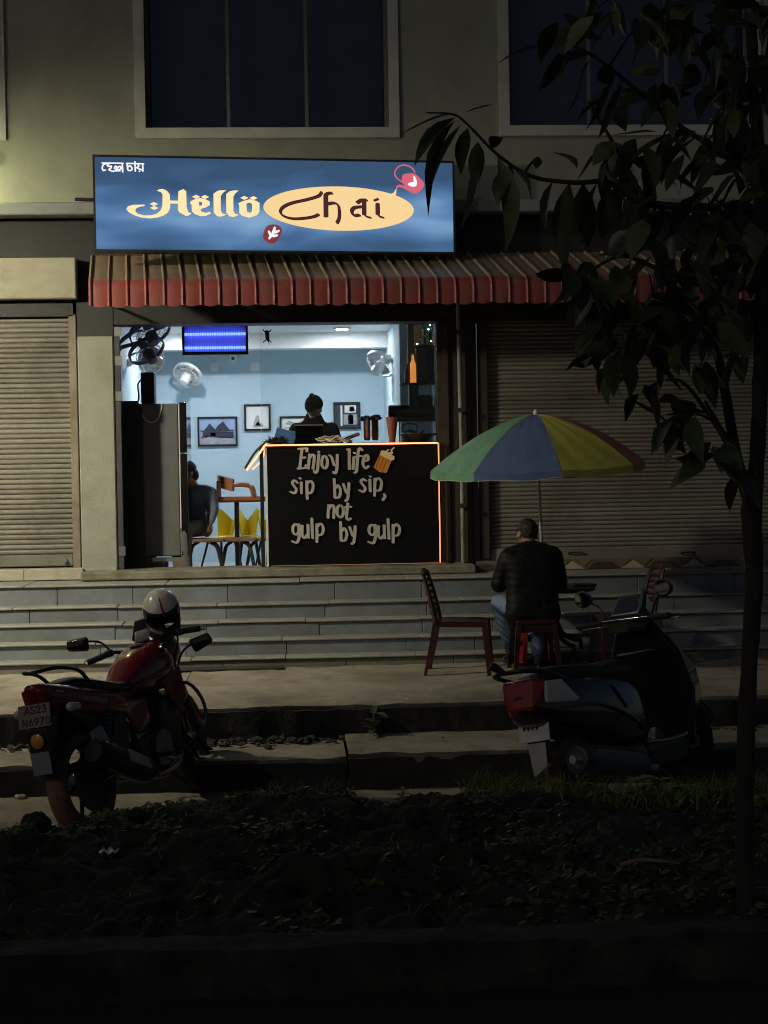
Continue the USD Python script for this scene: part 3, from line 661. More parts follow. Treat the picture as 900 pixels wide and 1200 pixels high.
for k in range(7):
    xb_ = AX0 + .05 + k * 1.0
    obj('bracket', tube([(xb_, yfr + .07, zf_ + .01), (xb_, .0, zf_ + .12)], .015, 6), dark_steel, awn)

# ================================================================ counter with its raised lettering and LED strip
YC = -.02
cx0, cx1 = X(314, YC, 590), X(513, YC, 590); cz1 = Z(523, YC, 410); cz0 = .0
ctr = thing('counter', 'black tea counter lettered Enjoy life sip by sip not gulp by gulp', 'counter')
obj('front_panel', cham(cx0, cx1, YC, YC + .025, cz0, cz1, .003), counter_m, ctr)
obj('body', box(cx0 + .003, cx1 - .003, YC + .027, YC + .50, cz0, cz1 - .003), counter_m, ctr)
obj('side_edge', box(cx0 - .022, cx0 - .002, YC + .0, YC + .5, cz0, cz1), white_plastic, ctr)
obj('countertop', cham(cx0 - .03, cx1 + .01, YC - .015, YC + .52, cz1 + .001, cz1 + .032, .006), counter_top_m, ctr)
obj('post', box(X(305, YC, 590), X(309.5, YC, 590), YC, YC + .03, cz0 - .1, cz1 + .02), black_plastic, ctr)
yl = YC - .042
led = thing('led_strip', 'glowing warm LED strip running round the edges of the black counter', 'LED strip')
zt_ = Z(520.5, yl, 410)
obj('top_run', tube([(cx0 - .03, yl, zt_), (cx1 + .005, yl, zt_)], .0085, 6), led_m, led)
obj('side_run', tube([(cx1 + .012, yl + .006, zt_), (cx1 + .012, yl + .006, cz0 + .01)], .007, 6), EM('led_strip_dim', (1.0, .38, .16), LED * .5), led)
obj('bottom_run', tube([(cx0 + .02, yl, cz0 + .008), (cx1, yl, cz0 + .008)], .003, 6), EM('led_strip_faint', (1.0, .5, .25), LED * .12), led)
a, b, c = at(312, 520, yl), at(302, 534, yl + .02), at(289, 551, yl + .05)
obj('hanging_end_and_reflection', tube([a + (0, 0, .004), b, c], .010, 6, smooth=4), led_m, led)
a, b, c = at(311, 527, yl + .05), at(306, 540, yl + .08), at(296, 550, yl + .1)
obj('hanging_end_and_reflection', tube([a, b, c], .007, 6, smooth=4), led_m, led)  # second glowing run stands in for the reflection of the strip in glass
a, b = at(313, 519, yl - .012), at(287, 549, yl + .02)
obj('hanging_wire', tube([a + (0, 0, .02), (a + b) / 2 + (-.01, 0, .03), b], .012, 6, smooth=4), black_plastic, led)

D4 = lambda x, y: (330 + x / 6.0, 515 + y / 6.0)
D5 = lambda x, y: (330 + x / 6.0, 550 + y / 6.0)
def to_panel(fn):
    def g(x, y):
        p = at(*fn(x, y), YC); return p[0], p[2]
    return g
RX, RY = 10.5, 6.2
def word(strokes, fn, rx=RX, ry=RY, mat_=letter_m):
    for s in strokes:
        obj('letter', prism(mapshape(nib(s, rx, ry, 15), to_panel(fn)), YC - .020, YC - .001), mat_, ctr)
E_ = [[(143, 68), (128, 203)], [(120, 66), (178, 62)], [(178, 62), (177, 84)], [(138, 132), (164, 126)], [(115, 205), (168, 200)], [(168, 200), (173, 182)]]
word([E_,
      [[(197, 106), (187, 205)], [(196, 130), (214, 108), (230, 120), (220, 206)]],
      [[(262, 104), (256, 170), (250, 222), (236, 234), (230, 222)], [(259, 88), (262, 86)]],
      [ell(302, 160, 20, 44)],
      [[(338, 112), (352, 128), (370, 182)], [(392, 108), (390, 180), (384, 228), (370, 238), (366, 228)]],
      [[(476, 70), (476, 208)], [(462, 72), (476, 68)]],
      [[(508, 126), (502, 208)], [(511, 94), (513, 96)]],
      [[(566, 76), (552, 62), (540, 82), (532, 160), (526, 222), (514, 234)], [(518, 122), (562, 116)]],
      [[(580, 152), (608, 142), (602, 110), (582, 122), (572, 170), (588, 202), (610, 188)]]], D4)
sipl = [[[(110, 94), (92, 78), (76, 94), (88, 118), (104, 142), (90, 168), (64, 158)]], [[(138, 92), (140, 168)], [(128, 62), (131, 64)]], [[(176, 84), (180, 206)], [(184, 94), (206, 82), (222, 112), (214, 155), (196, 168), (184, 158)]]]
by_ = lambda dx, dy: [[[(370 + dx, 68 + dy), (374 + dx, 198 + dy)], [(380 + dx, 130 + dy), (398 + dx, 112 + dy), (414 + dx, 150 + dy), (404 + dx, 194 + dy), (380 + dx, 202 + dy)]], [[(434 + dx, 104 + dy), (456 + dx, 166 + dy)], [(473 + dx, 98 + dy), (470 + dx, 160 + dy), (464 + dx, 206 + dy), (450 + dx, 222 + dy)]]]
sipr = [[[(592, 80), (574, 68), (558, 88), (572, 110), (588, 134), (574, 158), (550, 148)]], [[(620, 72), (623, 154)], [(622, 50), (625, 52)]], [[(656, 66), (653, 186)], [(660, 78), (684, 62), (702, 95), (692, 144), (662, 150)]], [[(722, 176), (726, 192), (712, 214)]]]
nott = [[[(331, 252), (326, 340)], [(334, 276), (350, 252), (368, 264), (365, 342)]], [ell(412, 295, 23, 42)], [[(466, 240), (456, 330), (466, 354), (484, 346)], [(440, 268), (486, 262)]]]
gulp = lambda dx, dy: [[ell(100 + dx, 422 + dy, 22, 36), [(122 + dx, 386 + dy), (124 + dx, 470 + dy), (108 + dx, 514 + dy), (76 + dx, 506 + dy)]], [[(145 + dx, 396 + dy), (144 + dx, 458 + dy), (160 + dx, 482 + dy), (182 + dx, 458 + dy)], [(185 + dx, 390 + dy), (188 + dx, 480 + dy)]], [[(212 + dx, 346 + dy), (218 + dx, 484 + dy)]], [[(248 + dx, 386 + dy), (248 + dx, 510 + dy)], [(254 + dx, 398 + dy), (276 + dx, 382 + dy), (293 + dx, 412 + dy), (284 + dx, 454 + dy), (256 + dx, 464 + dy)]]]
for wd in (sipl, by_(0, 0), sipr, nott, gulp(0, 0), by_(44, 302), gulp(536, 4)): word(wd, D5)
cup = sub('tea_glass_sign', ctr)
obj('glass', prism(mapshape(Polygon([(694, 104), (772, 140), (735, 232), (690, 226), (650, 196)]).buffer(3), to_panel(D4)), YC - .020, YC - .001), cup_amber, cup)
obj('foam', prism(mapshape(Polygon([(703, 80), (735, 84), (790, 122), (788, 140), (770, 146), (692, 106)]).buffer(3), to_panel(D4)), YC - .023, YC - .001), cup_foam, cup)
obj('steam', prism(mapshape(nib([[(760, 92), (778, 98), (772, 76), (790, 58)], [(742, 80), (752, 72)]], 5, 4), to_panel(D4)), YC - .023, YC - .001), cup_foam, cup)
for k in range(3):
    x0, y0 = 690 + k * 24, 122 + k * 11
    obj('flute', prism(mapshape(nib([[(x0, y0), (x0 - 30, y0 + 78)]], 2.5, 2.5), to_panel(D4)), YC - .0225, YC - .0195), M('tea_dark', (.34, .10, .02), .5, .1, 9) if 'tea_dark' not in mats else mats['tea_dark'], cup)

# glass screen over the counter and the creature on it
gp = thing('glass_screen', 'clear glass sheet standing above the counter up to the lintel', 'glass screen')
gx0, gx1 = X(306, .1, 450), X(512, .1, 450)
obj('sheet', box(gx0, gx1, .10, .106, cz1 + .034, zo + .1), clear_glass, gp)
obj('edge', box(gx0 - .004, gx0 - .001, .0995, .1065, cz1 + .034, zo + .1), M('glass_edge', (.45, .6, .62), .2, .05, 4), gp)
c = at(313, 394, .09)
gk = [tube([c + (-.004, 0, .055), c + (.0, 0, .03), c + (.004, 0, -.02), c + (.012, 0, -.055)], [.014, .020, .020, .006], 8)]
for sx, dz in ((-1, .03), (1, .03), (-1, -.03), (1, -.03)): gk.append(tube([c + (0, 0, dz), c + (sx * .03, -.003, dz + .018 * np.sign(dz)), c + (sx * .042, -.004, dz + .036 * np.sign(dz))], [.008, .006, .004], 6))
gk.append(tube([c + (.012, 0, -.05), c + (.022, 0, -.085)], [.006, .002], 6))
tag(obj('small_creature', tm(sum((mani(g) for g in gk[1:]), mani(gk[0]))), black_plastic, smooth=40), 'small dark long-legged creature clinging high on the glass screen', 'creature')

# ---------------------------------------------------------------- things on the counter
ct = cz1 + .033
def on_counter(px, y): return X(px, y, 505)
c = np.array([on_counter(325, .15), .15, ct])
mm_ = []
for k in range(230):
    a, e, l = rnd.uniform(0, 6.28), rnd.uniform(.05, 1.2), rnd.uniform(.05, .10); b0 = c + (rnd.uniform(-.07, .07), rnd.uniform(-.05, .05), .01)
    d = np.array([math.cos(a) * math.cos(e), .6 * math.sin(a) * math.cos(e), math.sin(e)]); mm_.append(tube([b0, b0 + d * l * .6, b0 + d * l + (0, 0, -.012)], [.004, .004, .001], 4))
pl = thing('counter_plant', 'low dark bushy plant at the left end of the counter', 'plant')
obj('foliage', cat(mm_), M('plant_dark', (.02, .028, .018), .7, .3, 12), pl)
obj('pot', lathe([(0, 0), (.05, 0), (.06, .03), (0, .03)], 'z', 16, c), black_plastic, pl)
c = np.array([on_counter(331, .42), .42, ct])
fb = thing('blue_folder', 'bright blue sheet propped open behind the dark plant on the counter', 'folder', c + (0, 0, .0))
obj('cover', rotm(rotm(box(-.10, .10, -.003, .003, .0, .16), 16, [0, 1, 0]), 20, [1, 0, 0]), M('folder_blue', (.10, .22, .50), .4, .08, 6), fb)
obj('back', rotm(rotm(box(-.10, .08, .03, .036, .0, .13), 12, [0, 1, 0]), -10, [1, 0, 0]), paper_m, fb)
x0, x1 = on_counter(346, .2), on_counter(378, .2)
gb = thing('glass_case', 'small smoky glass display box beside the blue folder on the counter', 'display box')
z1 = Z(499, .2, 362)
for (a0, a1, b0, b1, c0, c1) in ((x0, x1, .10, .104, ct, z1), (x0, x1, .296, .30, ct, z1), (x0, x0 + .004, .105, .295, ct, z1), (x1 - .004, x1, .105, .295, ct, z1)): obj('pane', box(a0, a1, b0, b1, c0, c1), smoke_glass, gb)
obj('lid', box(x0 - .004, x1 + .004, .096, .304, z1 + .001, z1 + .008), grey_plastic, gb)
obj('tray', box(x0 + .01, x1 - .01, .11, .29, ct + .002, ct + .03), dark_steel, gb)
for k in range(5): obj('snack', tm(ball((x0 + .04 + .042 * k, .2, ct + .048), .02, 10)), tan_pad, gb)
pk = []
for k, (px, s, mat_) in enumerate(((384, .10, paper_m), (397, .12, M('paper_tan', (.5, .42, .33), .8, .1, 8)), (408, .10, M('packet_purple', (.10, .06, .09), .5, .1, 8)))):
    p = thing(('folded_newspaper', 'paper_stack', 'wrapped_packet')[k], ('crumpled white newspaper lying by the glass display box', 'loose tan papers between the newspaper and the dark packet', 'dark tilted packet lying left of the brown paper cups')[k], ('newspaper', 'papers', 'packet')[k], (on_counter(px, .12), .12, ct))
    if k < 2:
        for j in range(4):
            gg = np.array([[[u * s, v * .12, .014 * j + .016 + .010 * math.sin(u * 5 + j) + .008 * math.cos(v * 4 + u * 3)] for v in np.linspace(-1, 1, 6)] for u in np.linspace(-1, 1, 8)])
            obj('sheet', rotm(sheet(gg, .004), rnd.uniform(-15, 15), [0, 0, 1]), mat_, p, 30)
    else:
        q = rotm(rbox(-.12, .12, -.06, .06, 0, .035, .012), -18, [0, 1, 0]); obj('wrapper', mv(q, 0, 0, .035), mat_, p, 40)
def cup_stack(name, label, px0, px1, pyt, pyb, y, n):
    p = thing(name, label, 'paper cups')
    c0, c1 = at(px0, pyb, y), at(px1, pyb, y); r = (c1[0] - c0[0]) / 2; zt2 = Z(pyt, y, px0); zb2 = max(ct, Z(pyb, y, px0)); xm = (c0[0] + c1[0]) / 2; h = (zt2 - zb2) / (n + 1)
    for k in range(n):
        z = zb2 + k * h
        obj('cup', lathe([(0, z), (r * .8, z), (r, z + h * 1.9), (r * 1.05, z + h * 1.92), (r * 1.05, z + h * 2.0), (0, z + h * 1.95)], 'z', 18, (xm, y, 0)), cup_paper, p, 40)
    return xm, zt2, p
x1_, z1_, p1 = cup_stack('cup_stack', 'shorter left tower of a pair of brown paper cup towers in dark wrap', 426, 434.5, 489, 516, .13, 7)
x2_, z2_, p2 = cup_stack('cup_stack', 'right tower of the pair of brown paper cup towers in dark wrap', 435.5, 444, 488, 516, .14, 7)
for xx, zz, p in ((x1_, z1_, p1), (x2_, z2_, p2)):
    w = trimesh.creation.icosphere(2, .052); w.vertices += nrg.normal(0, .007, w.vertices.shape); w.apply_scale([1.0, 1, .55]); obj('wrap', mv(w, xx + (.008 if xx == x2_ else -.008), .14, zz - .012), black_plastic, p)
fv = thing('flared_cup_stack', 'flared brown paper cup tower standing alone beside the wide pan', 'paper cups', (on_counter(459.5, .1), .1, ct))
hf = Z(488, .1, 460) - ct
for k in range(6):
    z = hf * k / 7; r0 = .03 + .025 * k / 6
    obj('cup', lathe([(0, z), (r0, z), (r0 + .007, z + hf / 7 * 1.8), (r0 + .012, z + hf / 7 * 1.85), (0, z + hf / 7 * 1.9)], 'z', 18), cup_paper, fv, 40)
pn = thing('wide_pan', 'wide shallow dark pan on the right end of the counter', 'pan', (on_counter(488, .22), .22, ct))
obj('bowl', lathe([(0, 0), (.11, 0), (.165, .075), (.172, .078), (.17, .083), (.158, .08), (.10, .012), (0, .012)], 'z', 36), dark_steel, pn, 40)
obj('handle', tube([(.16, 0, .07), (.20, 0, .085), (.225, 0, .085)], .010, 8), black_plastic, pn)
kt = thing('kettle', 'round steel kettle behind the wide pan on the counter', 'kettle', (on_counter(480, .45), .42, ct))
obj('body', lathe([(0, 0), (.075, 0), (.09, .05), (.08, .10), (.04, .125), (.015, .13), (0, .135)], 'z', 28), M('kettle_steel', (.28, .28, .29), .3, .1, 8, metal=.9), kt, 40)
obj('handle', tube([(-.07, 0, .09), (-.06, 0, .18), (.06, 0, .18), (.07, 0, .09)], .007, 8, smooth=4), dark_steel, kt)
obj('spout', tube([(.07, 0, .05), (.12, 0, .10), (.135, 0, .12)], [.02, .012, .009], 8), dark_steel, kt)

# ---------------------------------------------------------------- kitchen corner at the right of the opening
yk = .55
hd = thing('roaster', 'black horizontal drum machine with an upright chute above the pan', 'drum machine')
zc_ = Z(482.5, yk, 480); xh0, xh1 = X(455, yk, 482), X(508, yk, 482); rr = Z(474.5, yk, 480) - zc_
obj('drum', lathe([(0, xh0), (rr * .85, xh0), (rr, xh0 + .012), (rr, xh1), (0, xh1)], 'x', 28, (0, yk, zc_)), M('drum_black', (.012, .012, .013), .3, .15, 6, coat=.2), hd, 40)
obj('chute', cham(X(479, yk, 465), X(490, yk, 465), yk - .06, yk + .06, zc_, Z(450, yk, 485) - .003, .006), black_plastic, hd)
obj('hopper', cham(X(490, yk, 465), X(507, yk, 465), yk - .02, yk + .08, zc_ + .02, Z(463, yk, 485), .02), black_plastic, hd)
obj('base_rail', box(xh0 + .0, xh1 + .02, yk - .09, yk + .09, zc_ - rr - .03, zc_ - rr + .004), black_plastic, hd)
for q in (468, 488): obj('leg', tube([(X(q, yk, 490), yk, zc_ - rr - .028), (X(q, yk, 490), yk, ct - .0)], .008, 6), steel, hd)
obj('hook', tube([(X(472, yk, 470), yk, zc_ + rr), (X(472, yk, 470), yk, Z(466, yk)), (X(474, yk), yk, Z(464, yk)), (X(476, yk), yk, Z(468, yk))], .005, 6), steel, hd)
shf = thing('wall_shelf', 'dark shelf holding bottles beside the black screen box', 'shelf')
zs_ = Z(449, yk, 490)
obj('board', cham(X(469, yk, 449), xaw - .005, yk - .10, yk + .16, zs_ - .016, zs_, .003), soot, shf)
obj('upright', box(X(477.5, yk + .1, 400), X(486, yk + .1, 400), yk + .11, yk + .15, zs_ + .001, zceil), M('shelf_upright', (.16, .13, .10), .6, .1, 5), shf)
zt3 = Z(404.5, yk, 495)
obj('top_board', cham(X(486, yk, 404), xaw - .005, yk - .08, yk + .16, zt3 - .012, zt3, .003), soot, shf)
tv = thing('screen_box', 'black square box standing on the wall shelf', 'box')
obj('case', rbox(X(487, yk, 430), xaw - .012, yk - .06, yk + .10, zs_ + .001, zt3 - .016, .012), black_gloss, tv, 40)
def bottle(name, label, px, y, z, h, r, mat_, cap):
    p = thing(name, label, 'bottle', (X(px, y, 430), y, z))
    obj('body', lathe([(0, 0), (r, 0), (r, h * .62), (r * .42, h * .78), (r * .38, h * .94), (0, h * .94)], 'z', 18), mat_, p, 40)
    obj('cap', lathe([(0, h * .943), (r * .45, h * .943), (r * .45, h), (0, h)], 'z', 14), cap, p, 40)
bottle('squash_bottle', 'tall orange bottle with added glow on the wall shelf against the black box', 484, yk - .04, zs_ + .001, Z(414, yk - .04, 484) - zs_, .030, M('bottle_orange_lit', (.75, .28, .04), .25, .1, 6, coat=.4, emit=(1, .33, .06), strength=.7), tan_pad)  # emission stands in for warm lamp light on the bottle
bottle('syrup_bottle', 'short dark bottle left of the orange bottle on the shelf', 477.5, yk, zs_ + .001, Z(427, yk, 477) - zs_, .032, M('bottle_dark', (.035, .018, .02), .2, .1, 6, coat=.4), black_plastic)
for k, (px, w, h, col) in enumerate(((490, .035, .20, (.45, .24, .10)), (495.5, .03, .15, (.6, .45, .3)), (501, .045, .19, (.04, .30, .18)), (506.5, .04, .13, (.6, .55, .6)), (511, .03, .2, (.35, .3, .35)))):
    p = thing('tin_pack', ('brown carton', 'small tan carton', 'green carton', 'short pale carton', 'grey carton')[k] + ' on the top board above the black box', 'carton', (X(px, yk, 400), yk + .02, zt3 + .001))
    obj('pack', cham(-w, w, -.05, .05, 0, h, .004), M(f'pack_{k}', col, .4, .2, 14), p)
fl = thing('fairy_lights', 'short string of tiny glowing bulbs on the top board', 'fairy lights')
pts = [at(q[0], q[1], yk - .085) for q in ((489, 403), (493, 398), (498, 394), (502, 386), (504, 381), (507, 390), (505, 400), (509, 404))]
obj('wire', tube(pts, .003, 4, smooth=3), dark_steel, fl)
for k, p_ in enumerate(pts):
    obj('bulb', tm(ball(p_ + (0, -.008, 0), .008, 8)), EM('bulb_white', (1, .95, 1), 9) if k == 0 else (EM('bulb_warm', (1, .55, .2), 7) if k == 6 else mats['bulb_white']) if k in (0, 3, 4, 6) else white_plastic, fl)

# ---------------------------------------------------------------- framed pictures on the back wall
def picture(label, px0, py0, px1, py1, art, bg):
    a, b = at(px0, py1, YB), at(px1, py0, YB); p = thing('framed_picture', label, 'picture', (0, 0, 0))
    x0, x1, z0, z1 = a[0], b[0], a[2], b[2]; t = .022
    obj('frame', prism(sbox(x0, z0, x1, z1).difference(sbox(x0 + t, z0 + t, x1 - t, z1 - t)), YB - .03, YB - .001), black_plastic, p)
    obj('print', box(x0 + t + .001, x1 - t - .001, YB - .012, YB - .002, z0 + t + .001, z1 - t - .001), bg, p)
    for poly, mat_ in art:
        s = Polygon([(x0 + t + .003 + u * (x1 - x0 - 2 * t - .006), z0 + t + .003 + v * (z1 - z0 - 2 * t - .006)) for u, v in poly])
        obj('drawing', prism(s, YB - .0155, YB - .0125), mat_, p)
pd, pb, pr_, pg = M('print_dark', (.03, .035, .06), .5, .4, 20), M('print_blue', (.30, .40, .62), .5, .15, 9), M('print_red', (.35, .06, .05), .5, .2, 9), M('print_grey', (.35, .36, .38), .5, .3, 16)
picture('wide framed photograph of a house with dark gabled roofs', 232, 488, 278, 523.5, [([(0, .0), (1, 0), (1, .22), (.6, .30), (0, .22)], pg), ([(.08, .3), (.95, .22), (.95, .48), (.08, .5)], pd), ([(.12, .55), (.28, .82), (.44, .58), (.5, .72), (.66, .9), (.8, .62), (.86, .56)], pd), ([(.02, .50), (.95, .50), (.95, .56), (.02, .55)], pd), ([(.05, .22), (.22, .26), (.2, .34), (.03, .3)], pr_), ([(.3, .32), (.45, .32), (.45, .45), (.3, .45)], pg)], pb)
picture('white framed sketch of a small object hanging second from the left', 286.5, 473.5, 317, 505, [([(.3, .08), (.75, .08), (.72, .2), (.6, .3), (.58, .55), (.5, .62), (.42, .5), (.34, .3)], pg), ([(.38, .14), (.66, .12), (.52, .34)], pd)], paper_m)
picture('low framed print partly hidden by the man at the counter', 328, 487.5, 362, 508, [([(.1, .55), (.3, .8), (.55, .6), (.8, .78), (.92, .5), (.5, .4)], pg), ([(.1, .2), (.8, .2), (.8, .4), (.1, .35)], pg)], paper_m)
picture('dark framed collage of pictures right of the man at the counter', 391, 471, 422, 503, [([(.35, .1), (.95, .1), (.95, .55), (.35, .55)], pg), ([(.55, .12), (.78, .12), (.78, .5), (.66, .56), (.55, .5)], pd), ([(.4, .62), (.9, .62), (.9, .95), (.4, .95)], paper_m), ([(.6, .68), (.84, .68), (.8, .9), (.62, .88)], pg), ([(.22, .05), (.3, .05), (.3, .95), (.22, .95)], paper_m)], pd)

# ---------------------------------------------------------------- insect killer, fans, camera
zk = thing('insect_killer', 'blue glowing insect killer hanging under the ceiling', 'insect killer')
yz = .9; a, b = at(214, 416.5, yz), at(290.5, 379, yz); zx0, zx1, zz0, zz1 = a[0], b[0], a[2], b[2]
obj('frame', prism(sbox(zx0, zz0, zx1, zz1).difference(sbox(zx0 + .022, zz0 + .03, zx1 - .022, zz1 - .02)), yz - .05, yz + .05), black_plastic, zk)
for q in (391.5, 407.5):
    z = Z(q, yz, 252); obj('tube', tube([(zx0 + .024, yz, z), (zx1 - .024, yz, z)], .014, 10), zap_m, zk)
n = 26
for k in range(n):
    xx = zx0 + .03 + (zx1 - zx0 - .06) * k / (n - 1); obj('wire', box(xx - .0018, xx + .0018, yz - .036, yz - .033, zz0 + .031, zz1 - .021), steel, zk)
obj('reflector', box(zx0 + .023, zx1 - .023, yz + .03, yz + .034, zz0 + .031, zz1 - .021), M('reflector_blue', (.55, .5, .8), .4, .05, 5), zk)
for xx in (zx0 + .08, zx1 - .08): obj('hanger', tube([(xx, yz, zz1), (xx, yz, zceil)], .004, 5), steel, zk)
c = at(273, 419, YB - .05)
cc = thing('security_camera', 'small dome security camera on the back wall below the insect killer', 'camera', c)
obj('dome', tm(ball((0, 0, 0), .045, 16)), white_plastic, cc, 60)
obj('eye', tm(ball((0, -.03, -.012), .024, 12)), black_gloss, cc, 60)
obj('bracket', box(-.045, .045, .02, .049, -.03, .06), white_plastic, cc)

def fan_parts(p, mf, mb, R=.20):
    """a wall fan whose head faces -y at the origin; the arm runs back to +y"""
    for rr in (R, R * .72, R * .45):
        obj('guard_ring', lathe(np.array(ring(rr, .0055 if rr == R else .003, 6)), 'y', 32, (0, -.045 + .02 * (rr < R) * -1, 0)), mf, p, 60)
    sp = []
    for k in range(24):
        a = k * 2 * math.pi / 24; d = np.array([math.cos(a), 0, math.sin(a)])
        sp.append(tube([d * .045 + (0, -.075, 0), d * R * .7 + (0, -.07, 0), d * R + (0, -.045, 0), d * R * .9 + (0, .02, 0), d * .06 + (0, .05, 0)], .0016, 4))
    obj('guard', cat(sp), mf, p)
    obj('rim_band', lathe([(R + .004, -.02), (R + .010, -.02), (R + .010, .02), (R + .004, .02)], 'y', 40, (0, -.03, 0)), mf, p, 40)
    for k in range(3):
        a0 = k * 2 * math.pi / 3 + .4; gg = []
        for r_ in np.linspace(.05, R * .9, 6):
            wv = .9 * (1 - .25 * r_ / R); gg.append([[r_ * math.cos(a0 + t * wv), -.03 + (t - .5) * .05, r_ * math.sin(a0 + t * wv)] for t in np.linspace(0, 1, 6)])
        obj('blade', sheet(np.array(gg), .003), mb, p, 40)
    obj('hub', lathe([(0, -.085), (.04, -.082), (.045, -.07), (.045, -.02), (0, -.02)], 'y', 20), mf, p, 40)
    obj('motor', lathe([(0, .05), (.055, .05), (.062, .07), (.06, .15), (.045, .18), (0, .185)], 'y', 20), mf, p, 40)
fan_grey = M('fan_smoky_plastic', (.16, .14, .22), .35, .1, 5)
def fan(label, px, py, y, rot, R, mf=white_plastic, mb=None, wallp=None):
    c = at(px, py, y); p = thing('wall_fan', label, 'wall fan', c, rot=rot, group=None)
    fan_parts(p, mf, mb or grey_plastic, R)
    if wallp is not None:
        E = trimesh.transformations.euler_matrix(*np.radians(rot), 'sxyz')[:3, :3]; q = E.T @ (np.array(wallp) - c)
        obj('arm', tube([(0, .12, 0), (0, .13, -.06) if q[2] < .1 else (0, .15, .03), q * .97], .022, 8, smooth=3), mf, p, 40)
        obj('wall_plate', tm(ball(q, .045, 12)), mf, p, 60)
c = at(222, 438, 3.55); fan('white fan on the blue back wall casting an oval shadow', 221, 437, 3.5, (50, 24, 0), .165, wallp=(c[0] + .03, YB - .02, c[2] + .02))
c = at(447, 422, 2.2); fan('white fan on the right wall above the wide pan', 448, 424, 2.2, (46, 14, -30), .17, wallp=(xrw - .01, 2.3, c[2] + .03))
c = at(178, 421, 1.6); fan('white fan in the left corner behind the smoky fans', 176, 421, 1.6, (14, -20, 34), .15, wallp=(xlw + .02, 1.75, c[2] - .02))
c = at(165, 410, .7); fan('smoky grey fan at upper left over the black speaker', 170, 408, .62, (58, -26, 12), .18, fan_grey, fan_grey, wallp=(xlw + .02, .7, c[2] + .02))
fan('topmost smoky grey fan half hidden behind the lintel at left', 174, 386, .55, (55, -10, 24), .20, fan_grey, fan_grey, wallp=(xlw + .02, .6, Z(400, .6)))

# ---------------------------------------------------------------- fridge and what stands round it
yfz = .42
fx0, fx1, fx2 = X(150, yfz, 560), X(210, yfz, 560), X(220, yfz, 560); fz0, fz1 = Z(652, yfz, 190), Z(473, yfz, 190)
fr = thing('refrigerator', 'tall dark grey refrigerator seen from its side in the doorway', 'refrigerator')
obj('cabinet', rbox(fx0, fx1, yfz, yfz + .60, fz0, fz1, .012), fridge_m, fr, 40)
zg = Z(531, yfz, 215)
obj('door', rbox(fx1 + .012, fx2, yfz - .005, yfz + .60, zg + .005, fz1 + .012, .010), black_gloss, fr, 40)
obj('door', rbox(fx1 + .012, fx2, yfz - .005, yfz + .60, fz0 - .0, zg - .005, .010), black_gloss, fr, 40)
obj('gasket', box(fx1 + .001, fx1 + .011, yfz + .01, yfz + .59, fz0 + .02, fz1 - .01), white_plastic, fr)
st = thing('fridge_stand', 'low stand with blocks under the grey refrigerator', 'stand')
obj('rail', box(fx0 + .1, fx2 - .02, yfz + .02, yfz + .06, fz0 - .05, fz0 - .012), steel, st)
for xx in (fx0 + .08, fx2 - .16, fx1 - .3): obj('block', cham(xx, xx + .14, yfz - .0, yfz + .5, ZF, fz0 - .052 if xx > fx0 + .1 else fz0 - .011, .006), M('stand_block', (.14, .10, .075), .7, .2, 7) if 'stand_block' not in mats else mats['stand_block'], st)
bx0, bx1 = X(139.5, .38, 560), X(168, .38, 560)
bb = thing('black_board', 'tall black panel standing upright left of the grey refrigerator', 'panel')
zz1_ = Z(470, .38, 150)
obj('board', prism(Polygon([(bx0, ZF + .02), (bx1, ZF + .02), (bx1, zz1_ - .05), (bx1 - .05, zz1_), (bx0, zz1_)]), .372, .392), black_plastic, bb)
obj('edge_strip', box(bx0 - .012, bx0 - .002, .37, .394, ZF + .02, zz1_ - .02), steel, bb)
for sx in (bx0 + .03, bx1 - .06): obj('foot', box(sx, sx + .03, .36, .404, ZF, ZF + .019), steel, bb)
bag = thing('speaker_box', 'black upright speaker box standing on the refrigerator', 'speaker')
yb_ = yfz + .12; sx0, sx1 = X(165, yb_, 455), X(181, yb_, 455); sz1 = Z(436, yb_, 173)
obj('case', rbox(sx0, sx1, yb_, yb_ + .22, fz1 + .002, sz1, .015), black_plastic, bag, 40)
obj('grille', box(sx0 + .012, sx1 - .012, yb_ - .004, yb_ - .0005, fz1 + .03, sz1 - .02), black_rubber, bag)
obj('strap', tube([(sx0 + .01, yb_ + .05, sz1 - .06), (sx0 - .03, yb_ + .03, sz1 - .12), (sx0 - .022, yb_ + .02, fz1 + .08), (sx0 - .035, yb_, fz1 + .01)], .008, 6, smooth=4), black_rubber, bag)
cbl = tube([at(*q, yfz - .012) for q in ((162, 474), (165, 483), (171, 492), (178, 495), (185, 491), (189, 480), (190, 472))], .0045, 5, smooth=4)
tag(obj('white_cable', cbl, white_plastic, smooth=60), 'thin white cable looping down over the refrigerator side', 'cable')
# jamb fittings of the doorway
jb = thing('folding_door', 'dark folded shutter door with hinges against the left pillar', 'door')
obj('leaf', cham(xo0 + .002, xo0 + .06, .02, .06, ZF + .13, zo - .02, .004), M('door_dark', (.05, .045, .055), .5, .2, 4), jb)
for q in (385, 419, 460, 640): obj('hinge', cham(xo0 + .01, xo0 + .075, .012, .019, Z(q, 0) - .045, Z(q, 0) + .045, .002), steel, jb)

